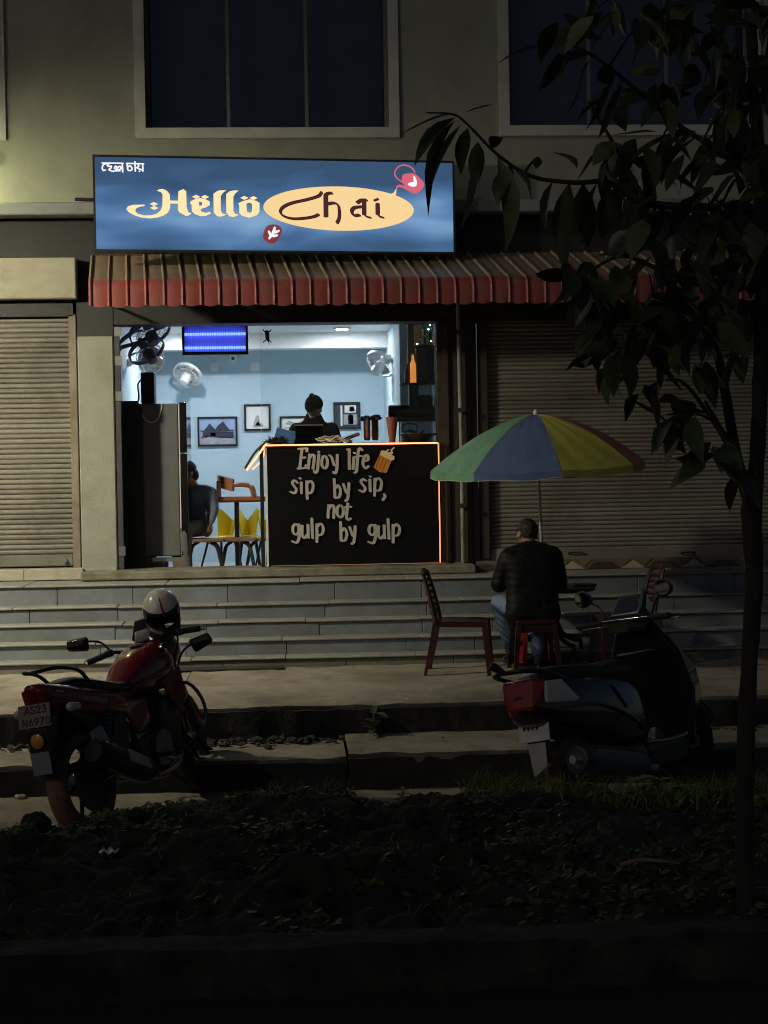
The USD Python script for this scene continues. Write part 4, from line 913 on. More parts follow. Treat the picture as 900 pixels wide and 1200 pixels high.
# ---------------------------------------------------------------- furniture of the tea room
def bar_chair():
    c = at(276, 585, .95); p = thing('bar_chair', 'varnished wooden bar chair with curved back beside the counter', 'bar chair', (c[0], .95, ZF))
    s = 118.0; zs2 = Z(582, .95, 276) - ZF
    x0, x1 = (254 - 276) / s, (313 - 276) / s
    obj('seat', cham(x0, x1, -.19, .19, zs2 - .055, zs2, .02), wood_m, p)
    br = [[x0 - .01 + .03 * t, yy, zs2 + .02 + t * .21] for t in (0, 1) for yy in (0,)]
    gg = np.array([[[x0 + .02 + .20 * (abs(math.sin(a)) ** 2.0) * 0 + .20 * (1 - math.cos(a)), .19 * math.sin(a), zs2 + .10 + h * .12 - .045 * (1 - math.cos(a)) * 1.4] for h in (0, .5, 1)] for a in np.linspace(-1.3, 1.3, 14)])
    obj('backrest', sheet(gg, .025), wood_m, p, 40)
    gg2 = gg.copy(); gg2[:, :, 0] += .016; obj('pad', sheet(gg2[3:-3] + [0, 0, -.005], .012), tan_pad, p, 40)
    for sy in (-1, 1):
        obj('arm', tube([gg[-1 if sy > 0 else 0, 1], (.06, sy * .185, zs2 + .12), (.16, sy * .18, zs2 + .10), (.19, sy * .17, zs2 + .0)], [.022, .022, .024, .022], 8, smooth=4), wood_m, p, 40)
        obj('back_post', tube([(x0 + .02, sy * .13, zs2 - .01), (x0 + .02, sy * .13, zs2 + .16)], .018, 8), wood_m, p, 40)
    obj('pedestal', tube([(.01, 0, .01), (.01, 0, zs2 - .055)], .025, 12), dark_steel, p, 40)
    obj('base', lathe([(0, 0), (.19, 0), (.19, .012), (.05, .03), (0, .04)], 'z', 28, (.01, 0, 0)), chrome, p, 40)
bar_chair()
def yellow_chair(label, px, y, w, rz, first=True):
    c = at(px, 600, y); p = thing('yellow_chair', label, 'chair', (c[0], y, ZF), rotz=rz, group=None)
    hs = Z(627, y) - ZF; ht = Z(590, y) - ZF
    gg = []
    for u in np.linspace(-1, 1, 13):
        top = ht - .16 * (1 - abs(u)) ** .9 - (.05 * max(0, abs(u) - .85) / .15)
        gg.append([[w * u * (.65 + .35 * v), .16 + .05 * v - .10 * u * u, hs + .02 + (top - hs - .02) * v] for v in np.linspace(0, 1, 6)])
    obj('backrest', sheet(np.array(gg), .012), yellow_m, p, 40)
    gs = np.array([[[w * u * .95, .17 - .36 * v, hs + .01 - .03 * math.cos(u * 1.4) * math.sin(v * 3)] for v in np.linspace(0, 1, 6)] for u in np.linspace(-1, 1, 7)])
    obj('seat', sheet(gs, .014), yellow_m, p, 40)
    for sx in (-1, 1):
        for yy in (-.16, .15): obj('leg', tube([(sx * w * .6, yy * .7, hs - .01), (sx * w * 1.05, yy * 1.2, 0)], [.014, .010], 7), black_plastic, p, 40)
yellow_chair('yellow plastic chair beside the man in the navy jacket', 259, 1.75, .14, -35)
yellow_chair('yellow plastic chair with V notched back under the bar chair', 291, 1.6, .115, 4)
yellow_chair('yellow plastic chair mostly hidden behind the black counter edge', 318, 1.7, .13, 20)
def low_table(label, px0, px1, y):
    a, b = at(px0, 629, y), at(px1, 629, y); w = (b[0] - a[0]) / 2; p = thing('low_bench', label, 'bench', ((a[0] + b[0]) / 2, y, ZF)); h = Z(627, y) - ZF
    obj('top', cham(-w, w, -.17, .17, h - .032, h, .008), M('bench_top', (.19, .10, .05), .5, .15, 6) if 'bench_top' not in mats else mats['bench_top'], p)
    for sx in (-1, 1):
        for yy in (-.12, .12): obj('leg', tube([(sx * w * .3, yy, h - .036), (sx * w * .62, yy, h - .08), (sx * w * .78, yy * 1.1, h * .5), (sx * w * .98, yy * 1.2, 0)], [.016, .016, .014, .011], 7, smooth=4), black_plastic, p, 40)
low_table('low dark legged bench under the man in the navy jacket', 216, 263, .62)
low_table('middle low bench with splayed black legs under the bar chair', 257, 300, .72)
low_table('low bench with splayed black legs cut off by the counter', 286, 330, .86)

# ================================================================ people
def smooth_union(mans, length=.02, it=8):
    u = m3.Manifold.batch_boolean(mans, m3.OpType.Add)
    t = tm(u.refine_to_length(length)); t.merge_vertices()
    trimesh.smoothing.filter_taubin(t, lamb=.5, nu=-.52, iterations=it); return t
def limb(*jr, seg=14):
    return [hull([a[0], b[0]], [a[1], b[1]], seg) for a, b in zip(jr[:-1], jr[1:])]
def frame_of(fwd, up):
    f = np.array(fwd, float); f /= np.linalg.norm(f); u = np.array(up, float); u -= f * (u @ f); u /= np.linalg.norm(u); r = np.cross(f, u)
    return np.stack([r, f, u], 1)
def place(m, R, c):
    T = np.hstack([R, np.array(c, float)[:, None]]); return m.transform(T)
def head_parts(c, fwd, up):
    R = frame_of(fwd, up); s = lambda p, r: ball(p, r, 16)
    ms = [m3.Manifold.sphere(1, 28).scale([.076, .096, .100]).translate([0, -.012, .03]), hull([(0, .052, -.088), (.038, .01, -.055), (-.038, .01, -.055), (.05, .0, 0), (-.05, 0, 0), (0, .06, .02)], [.026, .03, .03, .03, .03, .03], 14),
          hull([(0, .086, .024), (0, .104, -.016)], [.008, .013], 10), hull([(-.016, .088, -.022), (.016, .088, -.022)], .011, 8), hull([(-.02, .083, -.056), (.02, .083, -.056)], .009, 8), hull([(-.035, .078, .038), (.035, .078, .038)], .012, 8)]
    ms += [m3.Manifold.sphere(1, 14).scale([.012, .026, .034]).rotate([0, 0, sx * -15]).translate([sx * .079, -.012, .0]) for sx in (-1, 1)]
    return [place(m, R, c) for m in ms], R
def hand_mans(w, d, n, side=1, curl=35, s=1.0):
    """palm and five bent fingers from the wrist along d; n = back of the hand"""
    d = np.array(d, float); d /= np.linalg.norm(d); n = np.array(n, float); n -= d * (n @ d); n /= np.linalg.norm(n); a = np.cross(n, d) * side; w = np.array(w, float)
    P = lambda x, y, z: w + s * (d * x + a * y + n * z)
    ms = [hull([P(.0, .0, 0), P(.03, .026, 0), P(.03, -.022, 0), P(.085, .034, .002), P(.085, -.03, 0)], s * .013, 10)]
    for y, L in ((.033, .070), (.011, .078), (-.011, .073), (-.031, .058)):
        p, ang, r = np.array([.085, y, 0.]), 10, .0095; pts = [P(*p)]
        for k, f in enumerate((.45, .32, .23)):
            ang += curl * (.7, 1, .7)[k]; p = p + L * f * np.array([math.cos(math.radians(ang)), 0, -math.sin(math.radians(ang))]); pts.append(P(*p))
        ms += [hull([pts[k], pts[k + 1]], [s * (r - .0007 * k), s * (r - .0007 * (k + 1))], 8) for k in range(3)]
    ms += limb((P(.022, .024, -.004), s * .014), (P(.055, .052, -.012), s * .011), (P(.083, .058, -.022), s * .0095), seg=8)
    return ms
def hair_cap(c, R, grow=.010, cut=.02, back=-.03):
    m = m3.Manifold.sphere(1, 30).scale([.076 + grow, .096 + grow, .100 + grow]).translate([0, -.012, .03])
    m = m ^ m3.Manifold.cube([.4, .4, .4], True).translate([0, -.2 + .055, .2 + cut]).rotate([-12, 0, 0]) + (m ^ m3.Manifold.cube([.4, .2, .4], True).translate([0, -.1 - .045, .2 - .035]))
    t = tm(place(m, R, c).refine_to_length(.014)); t.vertices += nrg.normal(0, .0016, t.vertices.shape); return t
def jacket_mesh(mans, quilt=0.0, pitch=.062, z0=0, fold=.005, seed=1, length=.018):
    t = smooth_union(mans, length, 10); v = np.array(t.vertices); n = np.array(t.vertex_normals)
    d = (meshkit.fbm(v * 9, 4, seed) - .5) * 2 * fold + (np.abs(meshkit.noise(v * [16, 16, 9], seed + 3) - .5)) * fold * -1.2
    if quilt: d += quilt * (np.abs(np.sin(np.pi * (v[:, 2] - z0) / pitch)) ** .6 - .6)
    t.vertices = v + n * d[:, None]; return t

# ---- the man at the umbrella table, seen from behind
mx, my = X(624, -2.05, 700), -2.05
man = thing('person', 'person in black quilted jacket and blue jeans sitting under the umbrella seen from behind', 'person', (mx, my, ZP))
J = {k: np.array(v, float) for k, v in dict(pel=(0, 0, .52), sp=(0, .01, .66), ch=(0, .045, .88), nk=(-.008, .085, 1.03), hd=(-.018, .128, 1.112), sl=(-.188, .06, .928), sr=(.183, .05, .945), el=(-.268, .09, .70), er=(.25, .11, .69), wl=(-.16, .36, .70), wr=(.10, .38, .70), hl=(-.10, .02, .50), hr=(.10, .02, .50), kl=(-.235, .36, .53), kr=(.12, .40, .53), al=(-.14, .30, .09), ar=(.055, .13, .095)).items()}
hm, HR = head_parts(J['hd'], (-.28, 1, -.28), (0, .25, 1))
bodym = hm + limb((J['nk'] - (0, .02, .06), .062), (J['nk'], .056), (J['hd'] - (0, .02, .03), .056))
bodym += [hull([J['pel'] + (-.08, 0, 0), J['pel'] + (.08, 0, 0), J['sp'] + (-.07, 0, 0), J['sp'] + (.07, 0, 0)], .10), hull([J['sp'] + (-.07, 0, 0), J['sp'] + (.07, 0, 0), J['sl'] * .8 + J['ch'] * .2, J['sr'] * .8 + J['ch'] * .2, J['ch']], [.09, .09, .06, .06, .11])]
for s in 'lr': bodym += limb((J['s' + s], .06), (J['e' + s], .042), (J['w' + s], .028)) + limb((J['h' + s], .085), (J['k' + s], .056), (J['a' + s], .038)) + hand_mans(J['w' + s], (.3 if s == 'l' else -.3, 1, .0), (0, 0, 1), -1 if s == 'l' else 1, 22)
bodym += limb((J['al'], .035), (J['al'] + (-.02, .12, -.05), .03)) + limb((J['ar'], .035), (J['ar'] + (.02, .12, -.055), .03))
obj('body', smooth_union(bodym, .012, 5), skin, man, 60)
obj('hair', hair_cap(J['hd'], HR), hair_m, man)
jk = [hull([J['sp'] + (-.12, -.03, -.20), J['sp'] + (.12, -.03, -.20), J['sp'] + (-.105, 0, 0), J['sp'] + (.105, 0, 0)], [.118, .118, .112, .112]),
      hull([J['sp'] + (-.105, 0, 0), J['sp'] + (.105, 0, 0), J['ch'] + (-.11, -.01, 0), J['ch'] + (.11, -.01, 0)], [.112, .112, .118, .118]),
      hull([J['ch'] + (-.11, -.01, 0), J['ch'] + (.11, -.01, 0), J['sl'], J['sr'], J['nk'] + (0, -.01, -.03)], [.118, .118, .078, .078, .085])]
for s in 'lr': jk += limb((J['s' + s], .085), (J['e' + s], .070), (J['w' + s] * .92 + J['e' + s] * .08, .046))
jk += [hull([J['nk'] + (-.03, -.03, -.01), J['nk'] + (.03, -.03, -.01), J['nk'] + (0, .02, -.01)], .052)]
obj('jacket', jacket_mesh(jk, .0055, .062, .5, fold=.009), jacket_m, man, 60)
tr = [hull([J['pel'] + (-.09, 0, -.01), J['pel'] + (.09, 0, -.01)], .118)]
for s in 'lr': tr += limb((J['h' + s], .105), (J['k' + s], .076), (J['a' + s] + (0, 0, .03), .055))
obj('jeans', jacket_mesh(tr, 0, fold=.006, seed=4), jeans_m, man, 60)
for a, dx in ((J['al'], -.03), (J['ar'], .03)):
    sh_ = sub('shoe', man)
    obj('upper', tm(hull([a + (0, -.03, -.045), a + (0, .0, .0), a + (dx, .16, -.058), a + (dx * 1.2, .20, -.062)], [.034, .042, .032, .024], 12)), shoe_m, sh_, 40)
    obj('sole', tm(hull([a + (0, -.035, -.082), a + (dx, .17, -.082), a + (dx * 1.2, .21, -.080)], [.012, .012, .012], 8).scale([1, 1, 1])), sole_m, sh_, 40)

# ---- stools, table, umbrella, chairs
def stool(label, px, y, h, w, mat_, spread=1.12):
    p = thing('plastic_stool', label, 'stool', (X(px, y, 760), y, ZP))
    obj('seat', rbox(-w, w, -w, w, h - .035, h, .014), mat_, p, 40)
    for sx in (-1, 1):
        for sy in (-1, 1):
            t = tube([(sx * w * .88, sy * w * .88, h - .03), (sx * w * spread, sy * w * spread, 0)], [.030, .024], 4, flat=(1, 1)); obj('leg', t, mat_, p)
    for sy in (-1, 1): obj('rail', cham(-w * .95, w * .95, sy * w * .93 - .008, sy * w * .93 + .008, h - .10, h - .04, .003), mat_, p)
    return p
stool('maroon plastic stool the man in the quilted jacket sits on', 626, -2.06, .425, .165, chair_red)
stool('bright red plastic stool standing behind the legs of the seated man', 628, -1.62, .42, .11, bright_red, 1.05)
tx, ty = X(641, -1.55, 700), -1.55
ztab = Z(687, ty, 650) - ZP
tb = thing('round_table', 'round black plastic table under the umbrella', 'table', (tx, ty, ZP))
tr_ = X(697, ty, 690) - tx
obj('table_top', lathe([(0, ztab - .028), (tr_ - .05, ztab - .03), (tr_ - .01, ztab - .034), (tr_, ztab - .022), (tr_ - .004, ztab - .004), (tr_ - .02, ztab), (0, ztab)], 'z', 44), table_black, tb, 40)
for k in range(4):
    a = math.radians(28 + 90 * k); d = np.array([math.cos(a), math.sin(a), 0])
    obj('leg', tube([d * .06 + (0, 0, ztab - .03), d * .09 + (0, 0, ztab * .6), d * .17 + (0, 0, ztab * .36), d * .31 + (0, 0, ztab * .26), d * .36 + (0, 0, .16), d * .36 + (0, 0, 0)], .019, 8, smooth=4), table_black, tb, 50)
obj('collar', lathe([(.018, ztab * .3), (.07, ztab * .3), (.07, ztab - .032), (.018, ztab - .032)], 'z', 20), table_black, tb, 40)
bg_ = thing('black_bag', 'small flat black pouch lying at the right of the round table', 'pouch', (X(684, ty - .02, 683), ty - .05, ZP + ztab))
obj('pouch', tm(hull([(-.09, -.05, .014), (.09, -.05, .011), (.09, .05, .011), (-.09, .05, .014)], [.013, .010, .010, .013])), table_black, bg_, 50)

ub = thing('beach_umbrella', 'faded green blue yellow and red parasol standing in the round table', 'umbrella', (tx - .01, ty, ZP), rot=(3.0, -2.2, 0))
zrim, zapex, UR = Z(545, ty, 632) - ZP, Z(486, ty, 632) - ZP, .5 * (X(757, ty, 545) - X(507, ty, 545)) * 1.0
obj('pole', tube([(0, 0, .02), (0, 0, zapex + .005)], .0135, 12), M('umbrella_pole', (.5, .5, .48), .4, .08, 6, metal=.2), ub, 50)
obj('finial', lathe([(0, zapex + .0), (.02, zapex + .0), (.024, zapex + .02), (.012, zapex + .045), (0, zapex + .05)], 'z', 16), white_plastic, ub, 50)
obj('base', lathe([(0, 0), (.20, 0), (.20, .05), (.05, .08), (.03, .2), (0, .2)], 'z', 28), table_black, ub, 40)
cols = ['green', 'blue', 'yellow', 'red']
edge_m = M('umbrella_edging', (.5, .5, .46), .6, .06, 9)
def dome(r): return zrim + (zapex - zrim) * (1 - (r / UR) ** 1.75)
for k in range(8):
    a0 = -90 - 88 + 45 * k; gg, gv = [], []
    for u in np.linspace(0, 1, 9):
        a = math.radians(a0 + 45 * u); sag = 4 * u * (1 - u)
        rr = np.linspace(.01, UR, 12); f = (1 - .045 * sag)
        gg.append([[r * f * math.cos(a), r * f * math.sin(a), dome(r) - .012 * sag * (r / UR) + .004 * math.sin(31 * u + 9 * r + k)] for r in rr])
        re = UR * f; wv = .006 * math.sin(u * 14 + k)
        gv.append([[(re + .002 + wv * t) * math.cos(a), (re + .002 + wv * t) * math.sin(a), dome(UR) - .012 * sag - .058 * t - .006 * math.sin(u * 9 + k * 2) * t] for t in (0, .5, 1)])
    c_ = cols[k % 4]
    pn_ = sub('panel', ub)
    obj('canopy', sheet(np.array(gg), .0015), umb[c_], pn_, 60)
    obj('valance', sheet(np.array(gv), .0015), umb[c_ if k not in (3,) else 'red'], pn_, 60)
    obj('edging', tube([np.array(g[-1]) for g in gv], .0035, 4), edge_m, pn_)
    a = math.radians(a0)
    obj('rib', tube([(r * math.cos(a), r * math.sin(a), dome(r) - .010) for r in np.linspace(.02, UR - .01, 8)], .004, 5), steel, ub)
    obj('strut', tube([(.02 * math.cos(a), .02 * math.sin(a), zrim + .02), (UR * .5 * math.cos(a), UR * .5 * math.sin(a), dome(UR * .5) - .014)], .0035, 5), steel, ub)

def chair_parts(p):
    w, h, mt = .205, .43, chair_red
    gg = np.array([[[w * u * (1.02 - .06 * v), .21 - .42 * v, h - .012 * (1 - u * u) * (1.2 - v) - .018 * max(0, .2 - v) * 5 * .4] for v in np.linspace(0, 1, 7)] for u in np.linspace(-1, 1, 9)])
    obj('seat', sheet(gg, .014), mt, p, 40)
    for sx in (-1, 1):
        obj('front_leg', tube([(sx * w * .93, .20, h - .004), (sx * w * 1.0, .215, h * .6), (sx * w * 1.10, .235, 0)], [.036, .031, .024], 4, flat=(1, .62)), mt, p)
        obj('rear_leg', tube([(sx * w * .90, -.20, h + .005), (sx * w * .98, -.235, h * .55), (sx * w * 1.08, -.285, 0)], [.036, .033, .024], 4, flat=(.7, 1)), mt, p)
        obj('side_skirt', tube([(sx * w * .98, .2, h - .022), (sx * w * .98, -.2, h - .016)], .028, 4, flat=(.4, 1)), mt, p)
        obj('back_post', tube([(sx * w * .93, -.195, h - .005), (sx * w * .97, -.225, h + .15), (sx * w * .96, -.265, h + .30), (sx * w * .86, -.295, h + .395)], [.030, .026, .022, .018], 6, smooth=3, flat=(.8, 1.1)), mt, p, 50)
    obj('top_rail', tube([(-w * .9, -.285, h + .375), (-w * .5, -.312, h + .40), (w * .5, -.312, h + .40), (w * .9, -.285, h + .375)], .022, 6, smooth=4, flat=(.6, 1.2)), mt, p, 50)
    for k in range(6):
        z = h + .07 + k * .052; y = -.213 - .075 * (z - h) / .39
        obj('slat', tube([(-w * .95, y, z), (-w * .4, y - .022, z), (w * .4, y - .022, z), (w * .95, y, z)], .015, 6, smooth=3, flat=(.45, 1.0)), mt, p, 50)
ch0 = thing('plastic_chair', 'maroon plastic chair standing empty left of the man, turned side on', 'chair', (X(541, -2.1, 740), -2.1, ZP), rotz=-100)
chair_parts(ch0)
dup(ch0, 'maroon plastic chair with slatted back beyond the scooter handlebar', (X(731, -2.05, 740), -2.05, ZP), rotz=92)

# ---- the man behind the counter
cxm, cym = X(368, 1.15, 500), 1.15
m2 = thing('person', 'person in cap and clothes blackened to a silhouette standing behind the black counter', 'person', (cxm, cym, ZF))
zh = Z(477, cym, 368) - ZF
H = zh - .02
J = {k: np.array(v, float) for k, v in dict(pel=(0, .02, H - .66), sp=(0, .02, H - .50), ch=(.0, .0, H - .30), nk=(0, -.01, H - .14), hd=(0, -.03, H - .005), sl=(-.18, 0, H - .215), sr=(.18, 0, H - .215), el=(-.25, -.05, H - .46), er=(.25, -.03, H - .46), wl=(-.12, -.28, H - .50), wr=(.14, -.28, H - .50), hl=(-.09, .02, H - .70), hr=(.09, .02, H - .70), kl=(-.10, .0, H - 1.10), kr=(.10, .0, H - 1.10), al=(-.10, .02, .09), ar=(.10, .02, .09)).items()}
hm, HR = head_parts(J['hd'], (-.55, -1, -.45), (0, -.25, 1))
bodym = hm + limb((J['nk'] - (0, 0, .06), .062), (J['nk'], .056), (J['hd'], .056))
bodym += [hull([J['pel'] + (-.08, 0, 0), J['pel'] + (.08, 0, 0), J['sp'] + (-.07, 0, 0), J['sp'] + (.07, 0, 0)], .09), hull([J['sp'] + (-.07, 0, 0), J['sp'] + (.07, 0, 0), J['sl'], J['sr'], J['ch']], [.09, .09, .055, .055, .10])]
for s in 'lr': bodym += limb((J['s' + s], .058), (J['e' + s], .042), (J['w' + s], .028)) + limb((J['h' + s], .085), (J['k' + s], .056), (J['a' + s], .038), (J['a' + s] + (0, -.14, -.05), .03)) + hand_mans(J['w' + s], (.1, -1, -.3), (0, 0, 1), 1 if s == 'l' else -1, 30)
obj('body', smooth_union(bodym, .014, 5), skin, m2, 60)
jk = [hull([J['pel'] + (-.09, 0, -.05), J['pel'] + (.09, 0, -.05), J['sp'] + (-.08, 0, 0), J['sp'] + (.08, 0, 0)], .115), hull([J['sp'] + (-.08, 0, 0), J['sp'] + (.08, 0, 0), J['sl'], J['sr'], J['ch'], J['nk'] - (0, 0, .06)], [.11, .11, .072, .072, .12, .08])]
for s in 'lr': jk += limb((J['s' + s], .085), (J['e' + s], .070), (J['w' + s] * .9 + J['e' + s] * .1, .045))
jk += [hull([J['nk'], J['hd'] + (.0, .03, -.05), J['nk'] + (-.07, 0, -.05), J['nk'] + (.07, 0, -.05)], [.08, .075, .07, .07])]  # hood added so the neck stays as dark as the silhouette
obj('jacket', jacket_mesh(jk, 0, fold=.006, seed=9), M('silhouette_black', (.004, .004, .005), .9, .2, 10, spec=.1), m2, 60)  # near black in place of an unlit figure against the bright room
tr = [hull([J['pel'] + (-.08, 0, -.02), J['pel'] + (.08, 0, -.02)], .105)]
for s in 'lr': tr += limb((J['h' + s], .10), (J['k' + s], .072), (J['a' + s] + (0, 0, .02), .055))
obj('trousers', jacket_mesh(tr, 0, fold=.005, seed=12, length=.03), dark_trouser, m2, 60)
cap = m3.Manifold.sphere(1, 28).scale([.092, .108, .105]).translate([0, -.012, .045]) ^ m3.Manifold.cube([.4, .4, .4], True).translate([0, 0, .2 + .025])
cap = cap + hull([(-.05, .08, .035), (.05, .08, .035), (0, .135, .02)], .008, 8) + ball((.035, -.05, .125), .03, 12)
obj('cap', tm(place(cap, HR, J['hd'])), mats['silhouette_black'], m2, 40)

# ---- the customer inside, in a navy jacket
yk3 = .78
bx, = [X(234, yk3, 600)]
m3_ = thing('person', 'person in navy jacket and dark cap leaning over the bench behind the refrigerator', 'person', (0, 0, 0))
P = lambda px, py, dy=0: at(px, py, yk3 + dy)
hc = P(219, 556, -.02)
J = dict(pel=P(224, 616, .16), sp=P(226, 602, .12), ch=P(229, 583, .05), nk=P(226, 569, .0), hd=hc, sl=P(222, 577, .18), sr=P(246, 578, -.05), er=P(250, 598, -.08), wr=P(246.5, 613, -.12), el=P(218, 598, .1), wl=P(215, 612, -.05), hr=P(236, 617, .05), hl=P(222, 617, .22), kr=P(216, 622, -.30), kl=P(206, 620, -.02))
J['ar'] = np.array([J['kr'][0] + .02, J['kr'][1] - .02, ZF + .09]); J['al'] = np.array([J['kl'][0] + .02, J['kl'][1] + .0, ZF + .09])
hm, HR = head_parts(hc, (-.85, -.5, -.35), (-.3, -.1, 1))
bodym = hm + limb((J['nk'] - (0, 0, .04), .06), (J['nk'], .054), (hc, .054)) + [hull([J['pel'], J['sp'], J['hl'], J['hr']], [.10, .095, .09, .09]), hull([J['sp'], J['ch'], J['sl'], J['sr']], [.095, .105, .055, .055])]
for s in 'lr': bodym += limb((J['s' + s], .056), (J['e' + s], .041), (J['w' + s], .028)) + limb((J['h' + s], .082), (J['k' + s], .055), (J['a' + s], .038), (J['a' + s] + (-.05, -.13, -.05), .03)) + hand_mans(J['w' + s], (-.1, -.25, -1), (.8, -.4, 0.2), 1 if s == 'r' else -1, 25)
obj('body', smooth_union(bodym, .012, 5), skin, m3_, 60)
jk = [hull([J['pel'] + (0, 0, -.0), J['sp'], J['hr'] + (0, 0, .03), J['hl'] + (0, 0, .03)], [.115, .115, .10, .10]), hull([J['sp'], J['ch'], J['sl'], J['sr'], J['nk'] - (0, 0, .05)], [.115, .125, .078, .078, .08])]
for s in 'lr': jk += limb((J['s' + s], .078), (J['e' + s], .062), (J['w' + s] * .92 + J['e' + s] * .08, .044))
obj('jacket', jacket_mesh(jk, 0, fold=.010, seed=21), navy_m, m3_, 60)
tr = [hull([J['hl'], J['hr'], J['pel']], .105)]
for s in 'lr': tr += limb((J['h' + s], .10), (J['k' + s], .074), (J['a' + s] + (0, 0, .03), .055))
obj('trousers', jacket_mesh(tr, 0, fold=.006, seed=31), dark_trouser, m3_, 60)
cap = m3.Manifold.sphere(1, 28).scale([.088, .106, .108]).translate([0, -.016, .034]) ^ m3.Manifold.cube([.4, .4, .4], True).translate([0, -.05, .2 + .005]).rotate([-14, 0, 0])
obj('cap', tm(place(cap, HR, hc)), M('dark_cap', (.02, .019, .026), .8, .2, 12), m3_, 40)
ht_ = m3.Manifold.sphere(1, 20).scale([.080, .06, .075]).translate([0, -.058, -.02])
obj('hair', tm(place(ht_, HR, hc)), hair_m, m3_, 40)

# ================================================================ two-wheelers
def tyre(R, r, wf, c, mat_, p):
    obj('tyre', lathe(np.array(ring(R - r, r, 14, wf)), 'y', 48, c), mat_, p, 60)
def fender(R, w, a0, a1, c, mat_, name, parent, drop=.03, n=14, thick=.006):
    gg = []
    for a in np.radians(np.linspace(a0, a1, n)):
        gg.append([[c[0] + (R - drop * abs(t) ** 2.5) * math.cos(a), c[1] + w * t, c[2] + (R - drop * abs(t) ** 2.5) * math.sin(a)] for t in np.linspace(-1, 1, 9)])
    return obj(name, sheet(np.array(gg), thick), mat_, parent, 50)
class Turn:
    """front assembly turned about the steering axis"""
    def __init__(s, deg, pt, rake): s.T = trimesh.transformations.rotation_matrix(math.radians(deg), [-math.sin(math.radians(rake)), 0, math.cos(math.radians(rake))], pt)
    def __call__(s, m): m.apply_transform(s.T); return m
rear = atd(112, 960, 9.0); front = atd(226, 925, 10.2)
c0, hdg = (rear + front) / 2, math.degrees(math.atan2(front[1] - rear[1], front[0] - rear[0]))
mb = thing('motorcycle', 'dark red motorcycle leaning on its stand at the left of the kerb', 'motorcycle', (c0[0], c0[1], ZT + .005), rot=(0, 0, 0))
UsdGeom.Xform(mb).ClearXformOpOrder()
E = trimesh.transformations.euler_matrix(math.radians(-10), 0, math.radians(hdg), 'sxyz'); E[:3, :3] *= 1.05; E[:3, 3] = (c0[0], c0[1], ZT + .004)
UsdGeom.Xform(mb).AddTransformOp(opSuffix='pose').Set(Gf.Matrix4d(*[float(v) for v in E.T.ravel()]))
MB_E = E
ra, fa = (-.65, 0, .31), (.66, 0, .305)
alloy = M('alloy_black', (.03, .03, .03), .4, .1, 8, metal=.5)
def wheel(name, c, R, r, wf, p, mat_, spokes, T=None, dirt=None):
    w = sub(name, p); f = T or (lambda m: m)
    obj('tyre', f(lathe(np.array(ring(R - r, r, 14, wf)), 'y', 48, c)), mat_, w, 60)
    obj('rim', f(lathe([(R - 2 * r + .004, -.035), (R - 2 * r + .02, -.04), (R - 2 * r + .02, .04), (R - 2 * r + .004, .035), (R - 2 * r - .012, .0)], 'y', 40, c)), alloy, w, 40)
    for k in range(spokes):
        a = k * 2 * math.pi / spokes; d = np.array([math.cos(a), 0, math.sin(a)]); d2 = np.array([math.cos(a + .22), 0, math.sin(a + .22)])
        obj('spoke', f(tm(hull([np.array(c) + d * .03, np.array(c) + d2 * (R - 2 * r)], [.016, .011], 8))), alloy, w, 40)
    obj('hub', f(lathe([(0, -.06), (.05, -.06), (.065, -.03), (.065, .03), (.05, .06), (0, .06)], 'y', 24, c)), dark_steel, w, 40)
    return w
T = Turn(16, (.46, 0, .80), 25)
wheel('rear_wheel', ra, .31, .056, 1.05, mb, dusty_rubber, 6)
obj('sprocket_cover', lathe([(0, .055), (.15, .055), (.165, .06), (.15, .07), (0, .07)], 'y', 32, ra), dark_steel, mb, 40)
fw = wheel('front_wheel', fa, .305, .046, 1.0, mb, black_rubber, 6, T)
obj('disc', T(lathe([(.07, -.052), (.125, -.052), (.125, -.048), (.07, -.048)], 'y', 32, fa)), steel, fw, 40)
obj('tank', loft([(-.14, .06, .74, .80), (-.04, .105, .71, .86), (.08, .135, .69, .935), (.24, .16, .69, .985), (.38, .145, .72, .965), (.47, .07, .78, .91)], 20, 2.5), red_paint, mb, 60)
obj('fuel_cap', lathe([(0, 0), (.045, 0), (.045, .012), (0, .016)], 'z', 20, (.22, 0, .978)), steel, mb, 40)
obj('seat', loft([(-.78, .06, .83, .885), (-.62, .11, .80, .895), (-.42, .125, .76, .85), (-.18, .115, .735, .80), (-.05, .075, .74, .82)], 18, 2.6), black_plastic, mb, 60)
obj('tail_cowl', loft([(-1.0, .035, .845, .90), (-.93, .085, .765, .90), (-.74, .135, .68, .865), (-.50, .155, .62, .815), (-.28, .145, .60, .76), (-.16, .10, .62, .73)], 18, 2.8), dark_red_paint, mb, 60)
